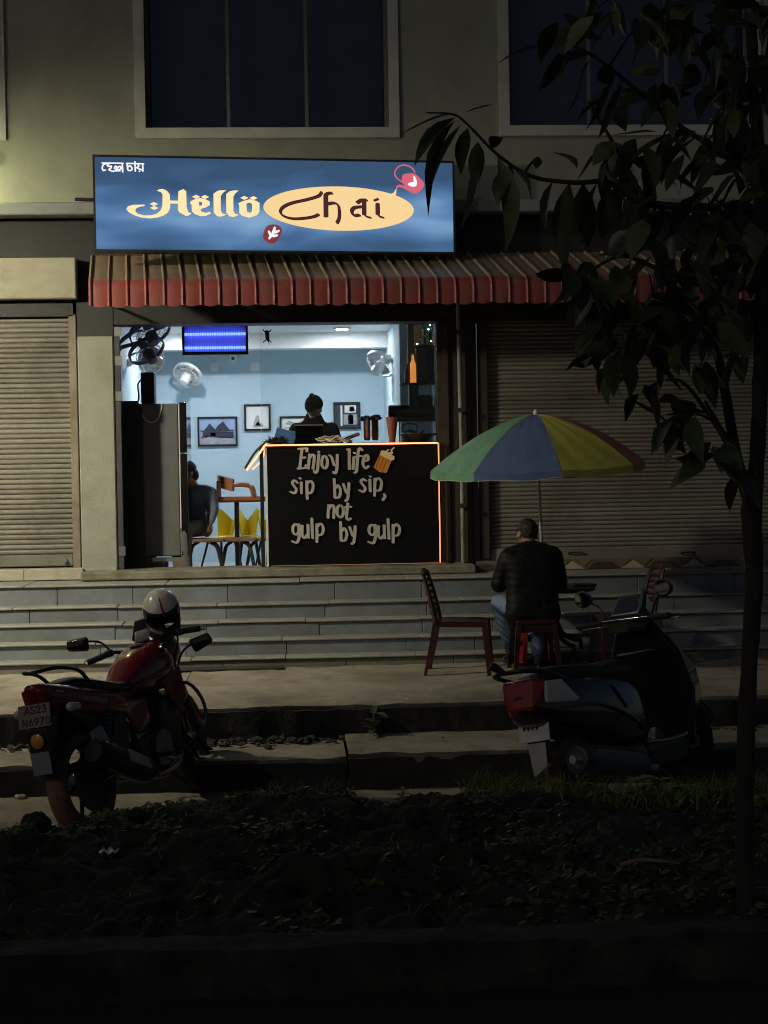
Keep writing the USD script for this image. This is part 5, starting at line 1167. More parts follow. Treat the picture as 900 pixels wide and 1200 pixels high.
for sy in (-1, 1):
    obj('tail_stripe', tube([(-.90, sy * .098, .845), (-.70, sy * .128, .795), (-.52, sy * .14, .74)], [.004, .010, .004], 6, flat=(.4, 1)), steel, mb)
    obj('side_panel', tm(hull([(-.30, sy * .115, .68), (-.05, sy * .13, .66), (-.02, sy * .12, .54), (-.16, sy * .125, .50)], .018, 8)), red_paint if sy < 0 else dark_red_paint, mb, 40)
    obj('tank_scoop', tm(hull([(.18, sy * .15, .74), (.40, sy * .155, .80), (.44, sy * .15, .62), (.34, sy * .15, .56)], .014, 8)), red_paint, mb, 40)
    obj('grab_rail', tube([(-.60, sy * .12, .86), (-.70, sy * .125, .93), (-.86, sy * .10, .965), (-.95, sy * .05, .965), (-.97, 0, .96)], .011, 8, smooth=4), black_plastic, mb, 50)
    sk = sub('shock_absorber', mb)
    obj('damper', tube([(-.47, sy * .15, .72), (-.60, sy * .15, .36)], .015, 8), dark_steel, sk, 40)
    obj('spring', cat([lathe(np.array(ring(.026, .0055, 6)), 'z', 16, (0, 0, 0)).apply_transform(trimesh.geometry.align_vectors([0, 0, 1], [.33, 0, .94])).apply_translation((-.49 - .009 * k, sy * .15, .66 - .024 * k)) for k in range(10)]), black_plastic, sk, 40)
    st_ = sub('indicator', mb)
    obj('stalk', tube([(-.84, sy * .06, .755), (-.86, sy * .15, .745)], .010, 6), black_plastic, st_)
    obj('lens', tm(hull([(-.90, sy * .165, .748), (-.83, sy * .165, .742)], [.026, .022], 12)), clear_lens, st_, 40)
    obj('swing_arm', tube([(-.05, sy * .10, .36), (-.65, sy * .10, .31)], .022, 6, flat=(.8, 1.2)), dark_steel, mb, 40)
    obj('footrest', tube([(-.02, sy * .12, .33), (-.04, sy * .26, .33)], .014, 8), black_plastic, mb)
    obj('fork', T(tube([(.40, sy * .085, .96), (.52, sy * .085, .66), (.665, sy * .085, .29)], [.022, .027, .030], 10)), dark_steel, mb, 40)
    gd = [(.30, sy * .05, .70), (.40, sy * .20, .70), (.44, sy * .27, .55), (.40, sy * .25, .40), (.25, sy * .12, .30)]
    obj('crash_guard', tube(gd, .011, 8, smooth=4), dark_steel, mb, 50)
tl = obj('tail_light', tm(hull([(-.985, -.05, .862), (-.985, .05, .862), (-.955, -.06, .80), (-.955, .06, .80)], .015, 8)), red_lens, mb, 40)
obj('rear_mudguard', tm(hull([(-.86, -.06, .76), (-.86, .06, .76), (-.99, -.055, .66), (-.99, .055, .66), (-.99, -.06, .50), (-.99, .06, .50)], .012, 8)), black_plastic, mb, 40)
fender(.335, .075, 60, 165, ra, black_plastic, 'hugger', mb)
obj('mud_flap', box(-1.014, -1.008, -.058, .058, .42, .54), grey_plastic, mb)
def plate(p, cx, cz, tilt, w, h, mat_, lines, th):
    q = sub('number_plate', p); Tm = trimesh.transformations.translation_matrix([cx, 0, cz]) @ trimesh.transformations.rotation_matrix(math.radians(tilt), [0, 1, 0])
    obj('plate', cham(-.004, .002, -w / 2, w / 2, -h / 2, h / 2, .002).apply_transform(Tm), mat_, q)
    for txt, z, off in lines:
        t = meshkit.text_mesh(txt, th, .0015, True); t.apply_translation([-t.bounds[:, 0].mean(), 0, 0])
        t.apply_transform([[0, 0, -1, 0], [-1, 0, 0, 0], [0, 1, 0, 0], [0, 0, 0, 1]]); t.apply_translation([-.0042, off, z]); obj('lettering', t.apply_transform(Tm), ink, q)
plate(mb, -1.000, .735, 10, .20, .125, plate_pale, (('AS23', .012, -.01), ('N6970', -.052, -.01)), .040)
rf = sub('reflector', mb)
obj('rim', lathe([(0, -.004), (.046, -.004), (.046, .008), (0, .008)], 'x', 24, (-1.012, -.0, .60)), black_plastic, rf, 40)
obj('lens', lathe([(0, -.014), (.026, -.012), (.040, -.004), (.040, .0), (0, .0)], 'x', 24, (-1.014, -.0, .60)), orange_lens, rf, 40)
obj('inner_fender', tm(hull([(-.86, -.09, .76), (-.86, .09, .76), (-.28, -.11, .66), (-.28, .11, .66), (-.26, -.10, .34), (-.26, .10, .34), (-.40, -.08, .60), (-.74, -.07, .66)], .015, 8)), black_plastic, mb, 40)
obj('belly_guard', tm(hull([(.16, -.12, .62), (.16, .12, .62), (.40, -.10, .66), (.40, .10, .66), (.34, -.11, .34), (.34, .11, .34), (.10, -.10, .22), (.10, .10, .22)], .02, 8)), black_plastic, mb, 40)
# engine
en = sub('engine', mb)
obj('crankcase', tm(hull([(-.16, -.11, .42), (-.16, .11, .42), (.22, -.10, .44), (.22, .10, .44), (.24, -.09, .28), (.24, .09, .28), (-.12, -.10, .25), (-.12, .10, .25)], .035, 10)), dark_steel, en, 40)
obj('clutch_cover', lathe([(0, -.05), (.06, -.05), (.095, -.035), (.105, 0), (.105, .02), (0, .02)], 'y', 28, (.05, -.145, .365)), M('engine_alloy', (.22, .22, .22), .35, .15, 9, metal=.8), en, 40)
obj('generator_cover', lathe([(0, -.02), (.08, -.02), (.08, .02), (.05, .045), (0, .045)], 'y', 24, (.06, .14, .36)), mats['engine_alloy'], en, 40)
ax = np.array([.42, 0, .9]); ax /= np.linalg.norm(ax)
for k in range(9):
    f_ = cham(-.085, .085, -.095, .095, -.004, .004, .002); rotm(f_, 25, [0, 1, 0]); obj('fin', mv(f_, *(np.array([.12, 0, .49]) + ax * .024 * k)), dark_steel, en)
obj('cylinder', tube([np.array([.12, 0, .45]), np.array([.12, 0, .49]) + ax * .23], .06, 16), dark_steel, en, 40)
obj('carburettor', tm(hull([(-.06, -.03, .60), (.05, -.03, .62)], [.045, .035], 10)), mats['engine_alloy'], en, 40)
ex = sub('exhaust', mb)
obj('header_pipe', tube([(.24, -.04, .60), (.33, -.06, .56), (.36, -.09, .42), (.28, -.13, .26), (.05, -.155, .215), (-.22, -.165, .235)], .02, 10, smooth=5), M('burnt_chrome', (.4, .37, .33), .28, .15, 8, metal=1), ex, 50)
obj('muffler', tube([(-.14, -.17, .235), (-.22, -.185, .265), (-.36, -.20, .31), (-.78, -.225, .465), (-.85, -.225, .49)], [.026, .055, .080, .078, .058], 16, smooth=3), M('muffler_black', (.02, .02, .021), .35, .15, 6, metal=.4), ex, 50)
obj('heat_shield', tm(hull([(-.36, -.282, .30), (-.60, -.298, .385), (-.38, -.272, .36), (-.58, -.288, .44)], .008, 8)), steel, ex, 40)
obj('silver_cover', tm(hull([(-.72, -.215, .60), (-.80, -.205, .58), (-.80, -.22, .47), (-.70, -.235, .52)], .012, 8)), M('dull_alloy', (.30, .30, .29), .4, .15, 8, metal=.7), ex, 40)
obj('chain_guard', tm(hull([(-.1, .10, .42), (-.62, .10, .40), (-.70, .10, .30), (-.1, .10, .30)], .012, 8)), black_plastic, mb, 40)
fm_ = [tube([(.42, 0, .88), (.20, 0, .86), (-.30, 0, .70), (-.80, 0, .78)], .022, 8), tube([(.42, 0, .86), (.34, 0, .60), (.26, 0, .36)], .022, 8), tube([(-.20, .09, .70), (-.14, .09, .30)], .02, 8), tube([(-.20, -.09, .70), (-.14, -.09, .30)], .02, 8)]
obj('frame', cat(fm_), black_plastic, mb, 40)
obj('side_stand', tube([(-.02, .12, .27), (-.05, .27, .035)], .012, 8), black_plastic, mb)
obj('brake_pedal', tube([(-.02, -.15, .34), (.12, -.18, .28), (.20, -.19, .29)], .010, 6, smooth=3), steel, mb)
# front end
T_m = T
def T(m):
    m = T_m(m); return m
def TL(m):
    return mv(T_m(m), -.03, 0, -.06)
fm2 = sub('front_mudguard', mb)
g = []
for a in np.radians(np.linspace(15, 150, 14)):
    g.append([[fa[0] + (.335 - .03 * abs(t) ** 2.5) * math.cos(a), .062 * t, fa[2] + (.335 - .03 * abs(t) ** 2.5) * math.sin(a)] for t in np.linspace(-1, 1, 9)])
obj('blade', T(sheet(np.array(g), .006)), dark_red_paint, fm2, 50)
hl = sub('headlight_fairing', mb)
obj('shell', T(loft([(.40, .05, .84, .98), (.48, .12, .80, 1.04), (.58, .135, .79, 1.02), (.68, .10, .82, .97), (.73, .05, .86, .93)], 18, 2.5)), red_paint, hl, 60)
obj('lens', T(tm(hull([(.70, -.06, .86), (.70, .06, .86), (.68, -.07, .94), (.68, .07, .94)], .022, 10))), clear_lens, hl, 40)
obj('visor', T(tm(hull([(.47, -.11, 1.03), (.47, .11, 1.03), (.62, -.09, 1.02), (.62, .09, 1.02), (.47, -.065, 1.13), (.47, .065, 1.13)], .010, 8))), black_plastic, hl, 40)
obj('instrument', T(tm(hull([(.42, -.085, 1.00), (.42, .085, 1.00), (.46, -.08, 1.06), (.46, .08, 1.06)], .014, 8))), black_plastic, hl, 40)
obj('instrument_glass', T(tm(hull([(.405, -.10, 1.0), (.405, -.01, .995), (.43, -.09, 1.062), (.43, -.01, 1.058)], .006, 8))), M('instrument_silver', (.62, .62, .66), .15, .1, 6, metal=.8), hl, 40)
hb = sub('handlebar', mb)
obj('bar', TL(tube([(.32, .36, 1.03), (.37, .22, 1.05), (.41, .09, 1.0), (.41, -.09, 1.0), (.37, -.22, 1.05), (.32, -.36, 1.03)], .011, 10, smooth=4)), black_plastic, hb, 50)
for sy in (-1, 1):
    obj('grip', TL(tube([(.35, sy * .25, 1.046), (.318, sy * .365, 1.03)], .018, 12)), black_rubber, hb, 40)
    obj('lever', TL(tube([(.39, sy * .22, 1.04), (.42, sy * .28, 1.03), (.40, sy * .38, 1.02)], .007, 6, smooth=3)), steel, hb)
    obj('switch_box', TL(rbox(.335, .385, sy * .23 - .025, sy * .23 + .025, 1.025, 1.07, .01)), black_plastic, hb, 40)
    mi = sub('mirror', mb)
    TL_ = TL
    if sy < 0:
        TL = lambda m: mv(TL_(m), .04, .06, -.21)
    obj('stalk', TL(tube([(.37, sy * .22, 1.06), (.38, sy * .27, 1.13), (.36, sy * .36, 1.165)], .007, 8, smooth=4)), black_plastic, mi, 50)
    obj('shell', TL(tm(hull([(.362, sy * .35, 1.17), (.362, sy * .445, 1.18), (.362, sy * .455, 1.145), (.362, sy * .36, 1.12)], .019, 12))), black_plastic, mi, 40)
    obj('glass', TL(tm(hull([(.336, sy * .36, 1.17), (.336, sy * .455, 1.185), (.336, sy * .465, 1.148), (.336, sy * .365, 1.12)], .006, 8))), M('dark_mirror', (.06, .065, .07), .05, .05, 3, metal=1) if 'dark_mirror' not in mats else mats['dark_mirror'], mi, 40)
    TL = TL_
cb = [tube([(.40, -.2, 1.05), (.52, -.16, .98), (.48, -.05, .78)], .006, 6, smooth=5), tube([(.40, .2, 1.05), (.54, .14, 1.0), (.48, .05, .76)], .006, 6, smooth=5)]
obj('cables', TL(cat(cb)), black_rubber, mb, 50)

# helmet hung on the handlebar
hp = atd(189, 715, 9.98)
hm_ = thing('helmet', 'cream white helmet with black chin bar hung on the motorcycle handlebar', 'helmet', hp, rot=(0, 0, 0))
UsdGeom.Xform(hm_).ClearXformOpOrder()
E = trimesh.transformations.euler_matrix(math.radians(-30), math.radians(8), math.radians(-176), 'sxyz'); E[:3, 3] = hp
UsdGeom.Xform(hm_).AddTransformOp(opSuffix='pose').Set(Gf.Matrix4d(*[float(v) for v in E.T.ravel()]))
outer = m3.Manifold.sphere(1, 56).scale([.122, .150, .140]) + hull([(-.06, .08, -.11), (.06, .08, -.11), (0, .12, -.10), (-.07, -.02, -.09), (.07, -.02, -.09)], .045, 18)
inner = m3.Manifold.sphere(1, 40).scale([.104, .132, .122]) + hull([(-.04, .06, -.11), (.04, .06, -.11), (0, .08, -.2), (-.04, -.03, -.2), (.04, -.03, -.2)], .045, 14)
opening = hull([(-.13, .16, .035), (.13, .16, .035), (-.13, .05, .03), (.13, .05, .03), (-.12, .05, -.055), (.12, .05, -.055), (-.09, .2, -.06), (.09, .2, -.06)], .014, 12)
shell = outer - inner - opening
top_h = shell ^ m3.Manifold.cube([.6, .6, .6], True).translate([0, 0, .30 - .015]).rotate([-14, 0, 0])
obj('shell', tm(top_h), helmet_white, hm_, 40)
obj('chin_bar', tm(shell ^ m3.Manifold.cube([.6, .6, .6], True).translate([0, 0, -.30 - .016]).rotate([-14, 0, 0])), black_plastic, hm_, 40)
obj('visor_trim', tm((outer.scale([1.03, 1.03, 1.03]) - outer.scale([1.005, 1.005, 1.005])) ^ (hull([(-.14, .17, .058), (.14, .17, .058), (-.14, .04, .05), (.14, .04, .05)], .010, 8))), black_plastic, hm_, 40)
obj('strap', tube([(.07, .02, -.13), (.06, .03, -.20), (.03, .05, -.24), (.035, .06, -.27)], .008, 6, smooth=4), black_rubber, hm_)
obj('stripe', tube([(-.02, .146, .045), (-.01, .118, .088), (.0, .05, .135)], [.004, .007, .003], 6, smooth=3), red_lens, hm_)

# ---- scooter
black_rubber_panel = M('matt_black_panel', (.006, .006, .0075), .25, .2, 6, spec=.25)
rear = atd(683, 955, 9.18); front = atd(812, 918, 10.2)
c0, hdg = (rear + front) / 2, math.degrees(math.atan2(front[1] - rear[1], front[0] - rear[0]))
sc = thing('scooter', 'dark blue scooter with red tail light parked in front of the kerb', 'scooter', (c0[0], c0[1], ZT + .004))
UsdGeom.Xform(sc).ClearXformOpOrder()
E = trimesh.transformations.euler_matrix(math.radians(-13), 0, math.radians(hdg), 'sxyz'); E[:3, :3] *= 1.10; E[:3, 3] = (c0[0], c0[1], ZT + .004)
UsdGeom.Xform(sc).AddTransformOp(opSuffix='pose').Set(Gf.Matrix4d(*[float(v) for v in E.T.ravel()]))
ra, fa = (-.60, 0, .235), (.63, 0, .262)
T = Turn(-8, (.50, 0, .7), 26)
def SH(m):
    v = np.array(m.vertices); v[:, 0] -= .30 * np.maximum(0, v[:, 2] - .45); m.vertices = v; return m
T2 = lambda m: mv(SH(T(m)), .0, 0, .045)
wheel('rear_wheel', ra, .235, .052, 1.0, sc, dusty_rubber, 5)
fw = wheel('front_wheel', fa, .262, .048, 1.0, sc, black_rubber, 5, T)
obj('disc', T(lathe([(.05, -.05), (.10, -.05), (.10, -.046), (.05, -.046)], 'y', 28, fa)), steel, fw, 40)
obj('tail_body', loft([(-.97, .05, .64, .72, 2.2), (-.90, .125, .55, .775, 2.8), (-.66, .175, .46, .80, 3.0), (-.40, .19, .40, .79, 3.0), (-.18, .185, .33, .76, 3.0), (-.02, .165, .30, .72, 3.0), (.05, .12, .31, .62, 2.6)], 22), blue_paint, sc, 60)
for sy in (-1, 1):
    gp_ = [[-.80, sy * .158, .62], [-.50, sy * .196, .60], [-.22, sy * .196, .50], [-.02, sy * .168, .38]]
    obj('side_crease', tube(gp_, [.004, .012, .012, .004], 8, smooth=4, flat=(.5, 1)), blue_paint, sc, 50)
    obj('side_accent', tm(hull([(-.34, sy * .192, .69), (-.18, sy * .192, .57), (-.24, sy * .196, .55)], .006, 8)), M('accent_blue', (.02, .03, .25), .2, .1, 5, coat=.7) if 'accent_blue' not in mats else mats['accent_blue'], sc, 40)
    obj('belly_panel', tm(hull([(-.02, sy * .15, .30), (.36, sy * .16, .29), (.36, sy * .13, .19), (.0, sy * .13, .20)], .018, 8)), black_plastic, sc, 40)
    if sy < 0: obj('floor_trim', tube([(-.06, sy * .178, .335), (.10, sy * .190, .318), (.30, sy * .190, .318), (.35, sy * .185, .325)], .011, 8, smooth=3, flat=(1, .8)), M('trim_grey', (.30, .30, .33), .3, .1, 5, metal=.6) if 'trim_grey' not in mats else mats['trim_grey'], sc, 40)
obj('seat', loft([(-.86, .06, .775, .815), (-.74, .125, .755, .85), (-.48, .16, .735, .835), (-.30, .16, .72, .815), (-.08, .15, .69, .825), (.06, .10, .68, .785)], 20, 2.8), M('seat_vinyl', (.012, .012, .013), .5, .2, 9), sc, 60)
obj('grab_rail', tube([(-.70, .14, .77), (-.86, .15, .82), (-1.0, .10, .85), (-1.03, 0, .855), (-1.0, -.10, .85), (-.86, -.15, .82), (-.70, -.14, .77)], .013, 8, smooth=4), black_plastic, sc, 50)
obj('grab_knob', tm(hull([(-1.03, .02, .86), (-1.06, .05, .90)], [.018, .024], 10)), black_plastic, sc, 40)
tlm = sub('tail_light', sc)
obj('red_lens', tm(hull([(-.935, -.085, .785), (-.935, .085, .785), (-.955, -.07, .66), (-.955, .07, .66), (-.89, -.125, .765), (-.89, .125, .765)], .022, 12)), red_lens, tlm, 40)
for sy in (-1, 1): obj('clear_lens', tm(hull([(-.89, sy * .140, .765), (-.79, sy * .165, .76), (-.70, sy * .182, .655), (-.89, sy * .128, .675)], .014, 10)), clear_lens, tlm, 40)
obj('rear_mudguard', tm(hull([(-.86, -.07, .56), (-.86, .07, .56), (-.86, -.06, .58), (-.86, .06, .58), (-.865, -.055, .36), (-.865, .055, .36)], .010, 8)), black_plastic, sc, 40)
plate(sc, -.885, .525, 12, .20, .11, plate_white, (), .03)
pq = stage.GetPrimAtPath(f'{sc.GetPath()}/number_plate')
for k in range(9):
    z, y = .548 - .024 * (k // 5) + .012, .06 - .028 * (k % 5); obj('mark', rotm(box(-.0335, -.0318, y - .006, y + .006, z - .008 - .525, z + .008 - .525), 12, [0, 1, 0]).apply_translation([-.86, 0, .525]), ink, pq)
obj('mud_flap', rotm(tm(hull([(-.885, -.055, .46), (-.885, .055, .46), (-.915, -.06, .34), (-.915, .03, .29)], .004, 6)), 0, [0, 1, 0]), M('flap_grey', (.38, .34, .32), .6, .15, 9), sc, 40)
ex = sub('exhaust', sc)
obj('muffler', tube([(-.12, -.17, .22), (-.24, -.19, .235), (-.32, -.20, .25), (-.80, -.215, .335), (-.86, -.215, .345)], [.03, .058, .080, .085, .065], 16, smooth=3), dark_steel, ex, 50)
obj('heat_shield', tm(hull([(-.34, -.272, .29), (-.74, -.285, .37), (-.34, -.262, .225), (-.74, -.28, .30)], .008, 8)), M('shield_grey', (.16, .155, .16), .5, .15, 7), ex, 40)
obj('end_cap', tube([(-.85, -.215, .343), (-.90, -.215, .352)], [.05, .022], 14), steel, ex, 40)
obj('header_pipe', tube([(.10, -.10, .20), (-.02, -.15, .18), (-.14, -.17, .22)], .018, 8, smooth=4), steel, ex, 40)
obj('engine_case', tm(hull([(-.62, .10, .24), (-.25, .10, .28), (-.10, .08, .30), (-.10, -.10, .28), (-.40, -.10, .26), (-.62, .05, .24)], .07, 12)), dark_steel, sc, 40)
obj('air_box', tm(hull([(-.70, .14, .40), (-.45, .15, .42), (-.45, .14, .34), (-.70, .13, .34)], .03, 10)), black_plastic, sc, 40)
obj('floorboard', cham(-.08, .42, -.175, .175, .27, .325, .012), black_plastic, sc)
obj('leg_shield', SH(tm(hull([(.38, -.19, .30), (.38, .19, .30), (.45, -.235, .56), (.45, .235, .56), (.47, -.22, .80), (.47, .22, .80), (.49, -.13, .95), (.49, .13, .95), (.44, -.17, .32), (.44, .17, .32)], .022, 12))), black_rubber_panel, sc, 40)
obj('front_apron', SH(tm(hull([(.46, -.225, .58), (.46, .225, .58), (.49, -.20, .80), (.49, .20, .80), (.68, -.07, .90), (.68, .07, .90), (.80, -.09, .68), (.80, .09, .68), (.72, -.12, .54), (.72, .12, .54), (.48, -.17, .40), (.48, .17, .40)], .022, 12))), blue_paint, sc, 40)
for sy in (-1, 1): obj('indicator', SH(tm(hull([(.60, sy * .13, .80), (.55, sy * .185, .76), (.60, sy * .15, .68)], .015, 10))), clear_lens, sc, 40)
obj('glove_box', SH(tm(hull([(.41, -.11, .62), (.41, .11, .62), (.42, -.12, .82), (.42, .12, .82)], .03, 10))), black_rubber_panel, sc, 40)
g = []
for a in np.radians(np.linspace(10, 168, 16)):
    g.append([[fa[0] + (.302 - .045 * abs(t) ** 2.5) * math.cos(a), .075 * t, fa[2] + (.302 - .045 * abs(t) ** 2.5) * math.sin(a)] for t in np.linspace(-1, 1, 9)])
obj('front_mudguard', T(sheet(np.array(g), .006)), M('mudguard_blue', (.03, .032, .06), .25, .1, 4, coat=.6), sc, 50)
for sy in (-1, 1): obj('fork', T(tube([(.50, sy * .085, .56), (.575, sy * .085, .38), (.64, sy * .075, .245)], [.022, .024, .02], 8)), dark_steel, sc, 40)
obj('handlebar_cover', T2(tm(hull([(.40, -.17, .985), (.40, .17, .985), (.46, -.10, 1.04), (.46, .10, 1.04), (.62, -.07, .97), (.62, .07, .97), (.56, -.09, .92), (.56, .09, .92), (.44, -.09, .93), (.44, .09, .93)], .02, 12))), blue_paint, sc, 40)
hl = sub('headlight', sc)
obj('lens', T2(tm(hull([(.63, -.06, .99), (.63, .06, .99), (.62, -.07, .93), (.62, .07, .93)], .022, 10))), clear_lens, hl, 40)
ins = sub('instrument', sc)
bez = [(.41, -.10, 1.02), (.41, .10, 1.02), (.52, .08, 1.125), (.52, -.08, 1.125)]
obj('bezel', T2(tube(bez + [bez[0]], .010, 8)), chrome, ins, 40)
obj('dial_glass', T2(tm(hull(bez, .006, 8))), M('dial_dark', (.05, .04, .055), .12, .2, 12, coat=.6), ins, 40)
obj('cowl', T2(tm(hull([(.45, -.11, 1.02), (.45, .11, 1.02), (.535, .085, 1.12), (.535, -.085, 1.12), (.60, -.06, 1.0), (.60, .06, 1.0)], .012, 10))), blue_paint, ins, 40)
for sy in (-1, 1):
    obj('grip', T2(tube([(.40, sy * .19, .985), (.36, sy * .345, .985)], .018, 12)), black_rubber, sc, 40)
    obj('brake_lever', T2(tube([(.44, sy * .18, .975), (.46, sy * .25, .965), (.43, sy * .36, .965)], .007, 6, smooth=3)), steel, sc)
    mi = sub('mirror', sc)
    obj('stalk', T2(tube([(.43, sy * .17, 1.0), (.46, sy * .21, 1.08), (.45, sy * .28, 1.13)], .006, 8, smooth=4)), black_plastic, mi, 50)
    d_ = lathe([(0, -.006), (.050, -.006), (.058, .0), (.050, .022), (0, .03)], 'x', 24); rotm(d_, 8, [0, 1, 0]); d_.apply_scale([1, 1.15, .9]); obj('shell', T2(mv(d_, .44, sy * .30, 1.145)), black_plastic, mi, 40)
    g_ = lathe([(0, -.0095), (.046, -.0095), (.046, -.0065), (0, -.0065)], 'x', 24); rotm(g_, 8, [0, 1, 0]); g_.apply_scale([1, 1.15, .9]); obj('glass', T2(mv(g_, .44, sy * .30, 1.145)), mirror_m, mi, 40)
obj('side_stand', tube([(.0, .12, .22), (-.05, .26, .02)], .011, 8), black_plastic, sc)

# ================================================================ the young tree in front
DT = 5.25
TB = atd(872, 1090, DT)
tree = thing('young_tree', 'slender young tree with large drooping leaves standing at the right in front', 'tree')
def tp(px, py, dd=0.0): return atd(px, py, DT + dd)
trunk_px = [(875, 1105, 12.5), (873, 1000, 11.5), (874, 880, 11), (879, 760, 10), (884, 680, 10.5), (881, 600, 12.5), (887, 540, 9.5), (891, 450, 9), (893, 330, 8.5), (890, 200, 8), (883, 90, 7), (876, -60, 6)]
cr = sub('trunk', tree)
tk = tube([tp(x, y) for x, y, r in trunk_px], [r / FPX * DT for x, y, r in trunk_px], 12, smooth=4)
v = np.array(tk.vertices); tk.vertices = v + np.array(tk.vertex_normals) * ((meshkit.fbm(v * [40, 40, 14], 3, 2) - .5) * .012)[:, None]
obj('stem', tk, bark, cr, 60)
branches = [[(882, 598, 9), (864, 540, 7), (848, 450, 6), (836, 405, 5), (800, 365, 4), (765, 345, 3)], [(848, 455, 4.5), (858, 420, 4), (872, 395, 3)], [(866, 545, 4), (840, 500, 3), (812, 460, 2.5), (796, 445, 2)], [(872, 560, 3), (850, 510, 2.2), (826, 470, 1.6)],
            [(890, 245, 6), (830, 243, 5), (758, 238, 4.5), (713, 214, 3.4), (673, 214, 2.8), (624, 207, 2.4), (584, 182, 2.0), (548, 146, 1.6), (531, 134, 1.3), (500, 132, .8)], [(889, 205, 6), (862, 165, 5), (844, 106, 4.5), (829, 75, 4), (806, 40, 3.6), (784, 2, 3), (770, -40, 2.5)],
            [(892, 340, 5), (845, 330, 4), (780, 318, 3), (730, 300, 2.2), (690, 318, 1.6)], [(836, 405, 4), (790, 392, 3), (740, 372, 2.2), (700, 352, 1.6)], [(870, 190, 4), (800, 150, 3), (740, 100, 2.5), (690, 62, 2), (650, 46, 1.4)], [(758, 238, 3), (720, 170, 2.2), (690, 120, 1.6)], [(886, 130, 4), (900, 60, 3), (905, 0, 2.5)], [(893, 420, 4), (915, 380, 3), (930, 330, 2.5)], [(613, 205, 2), (622, 192, 1.5), (630, 184, 1)]]
Bpts = []
for k, b in enumerate(branches):
    dd = rnd.uniform(-.12, .12)
    pts = [tp(x, y, dd * min(1, i / 2)) for i, (x, y, r) in enumerate(b)]
    obj('branch', tube(pts, [r / FPX * DT for x, y, r in b], 8, smooth=4), bark, cr, 60)
    Bpts += list(catmull(pts, 6))
Bpts = np.array(Bpts)
lf_n = 0
extra = {}
lfr = random.Random(3)
def leaf(base, d, L, w, roll, mat_):
    """one drooping pointed leaf with a folded midrib"""
    global lf_n
    d = d / np.linalg.norm(d); up = np.array([0, 0, 1.0]); a = np.cross(d, up)
    if np.linalg.norm(a) < .15: a = np.array([1.0, 0, 0])
    a /= np.linalg.norm(a); n = np.cross(a, d); c, s = math.cos(roll), math.sin(roll); a, n = a * c + n * s, n * c - a * s
    T_ = np.array([0, .06, .22, .42, .62, .80, .93, 1.0]); Wd = np.array([.02, .25, .8, 1.0, .86, .52, .17, .0]) * w * .5
    droop = lfr.uniform(.05, .35); vv = []
    wv = lfr.uniform(-.18, .18); cu = lfr.uniform(-.06, .06); w *= lfr.uniform(.75, 1.15)
    for t, ww in zip(T_, Wd):
        m = base + d * L * t - up * droop * L * t * t * .6 + a * wv * L * math.sin(t * 3) + n * cu * L * math.sin(t * 5 + 1)
        vv += [m - a * ww + n * ww * .28, m, m + a * ww + n * ww * .28]
    vv = np.array(vv); f = []
    for i in range(7):
        p = i * 3
        f += [[p, p + 1, p + 4], [p, p + 4, p + 3], [p + 1, p + 2, p + 5], [p + 1, p + 5, p + 4]]
    if lf_n >= 296:
        extra.setdefault(mat_, []).append(trimesh.Trimesh(vv, f, process=False)); return
    obj('leaf', trimesh.Trimesh(vv, f, process=False), mat_, tree, True); lf_n += 1
def leaf_px(x0, y0, x1, y1, w=24, dd=0.0, mat_=None):
    b, e = tp(x0, y0, dd), tp(x1, y1, dd + lfr.uniform(-.07, .07)); L = np.linalg.norm(e - b)
    leaf(b, e - b, L, w / FPX * DT, lfr.uniform(-.9, .9), mat_ or leaf_ms[lfr.choice((0, 0, 0, 1))])
for q in [(531, 134, 463, 147, 16), (546, 132, 578, 120, 14), (533, 138, 486, 186, 26), (535, 142, 503, 246, 16), (540, 146, 506, 212, 22), (548, 150, 541, 200, 18), (560, 166, 556, 216, 20), (576, 174, 590, 158, 16), (568, 184, 538, 256, 30), (584, 184, 590, 292, 28), (598, 192, 584, 240, 24), (604, 198, 622, 232, 20),
          (632, 184, 628, 196, 12), (648, 178, 676, 190, 24), (648, 212, 640, 262, 30), (668, 214, 663, 310, 28), (684, 215, 688, 290, 34), (700, 214, 682, 280, 28), (722, 220, 705, 276, 30), (738, 228, 742, 270, 28), (744, 234, 728, 262, 22), (640, 50, 580, 74, 15), (652, 48, 620, 40, 16), (668, 58, 632, 98, 26), (660, 52, 628, 112, 24), (690, 64, 655, 70, 16), (694, 70, 663, 120, 16), (706, 78, 718, 98, 24), (722, 96, 684, 142, 22), (730, 100, 700, 150, 26), (726, 110, 766, 108, 15)]:
    leaf_px(*q)
clusters = [(700, 20, 40, 5), (760, 30, 50, 9), (850, 40, 60, 11), (890, 20, 40, 8), (880, 120, 50, 11), (800, 110, 50, 8), (720, 130, 35, 4), (830, 175, 50, 10), (770, 190, 40, 7), (850, 250, 60, 15), (890, 300, 40, 9), (790, 260, 50, 11), (740, 290, 30, 5), (760, 330, 45, 12), (830, 320, 55, 14), (700, 345, 32, 8), (675, 330, 22, 5), (730, 390, 38, 9), (790, 390, 45, 12), (850, 390, 30, 5), (715, 432, 28, 6), (690, 400, 20, 4), (795, 500, 26, 6), (840, 540, 28, 6), (888, 420, 25, 4), (752, 470, 24, 3), (856, 565, 14, 2), (760, 420, 30, 6), (820, 440, 20, 4), (905, 200, 30, 7), (660, 40, 30, 4), (800, 30, 50, 8), (860, 330, 40, 6), (720, 190, 40, 6), (900, 80, 40, 7), (880, 200, 50, 8)]
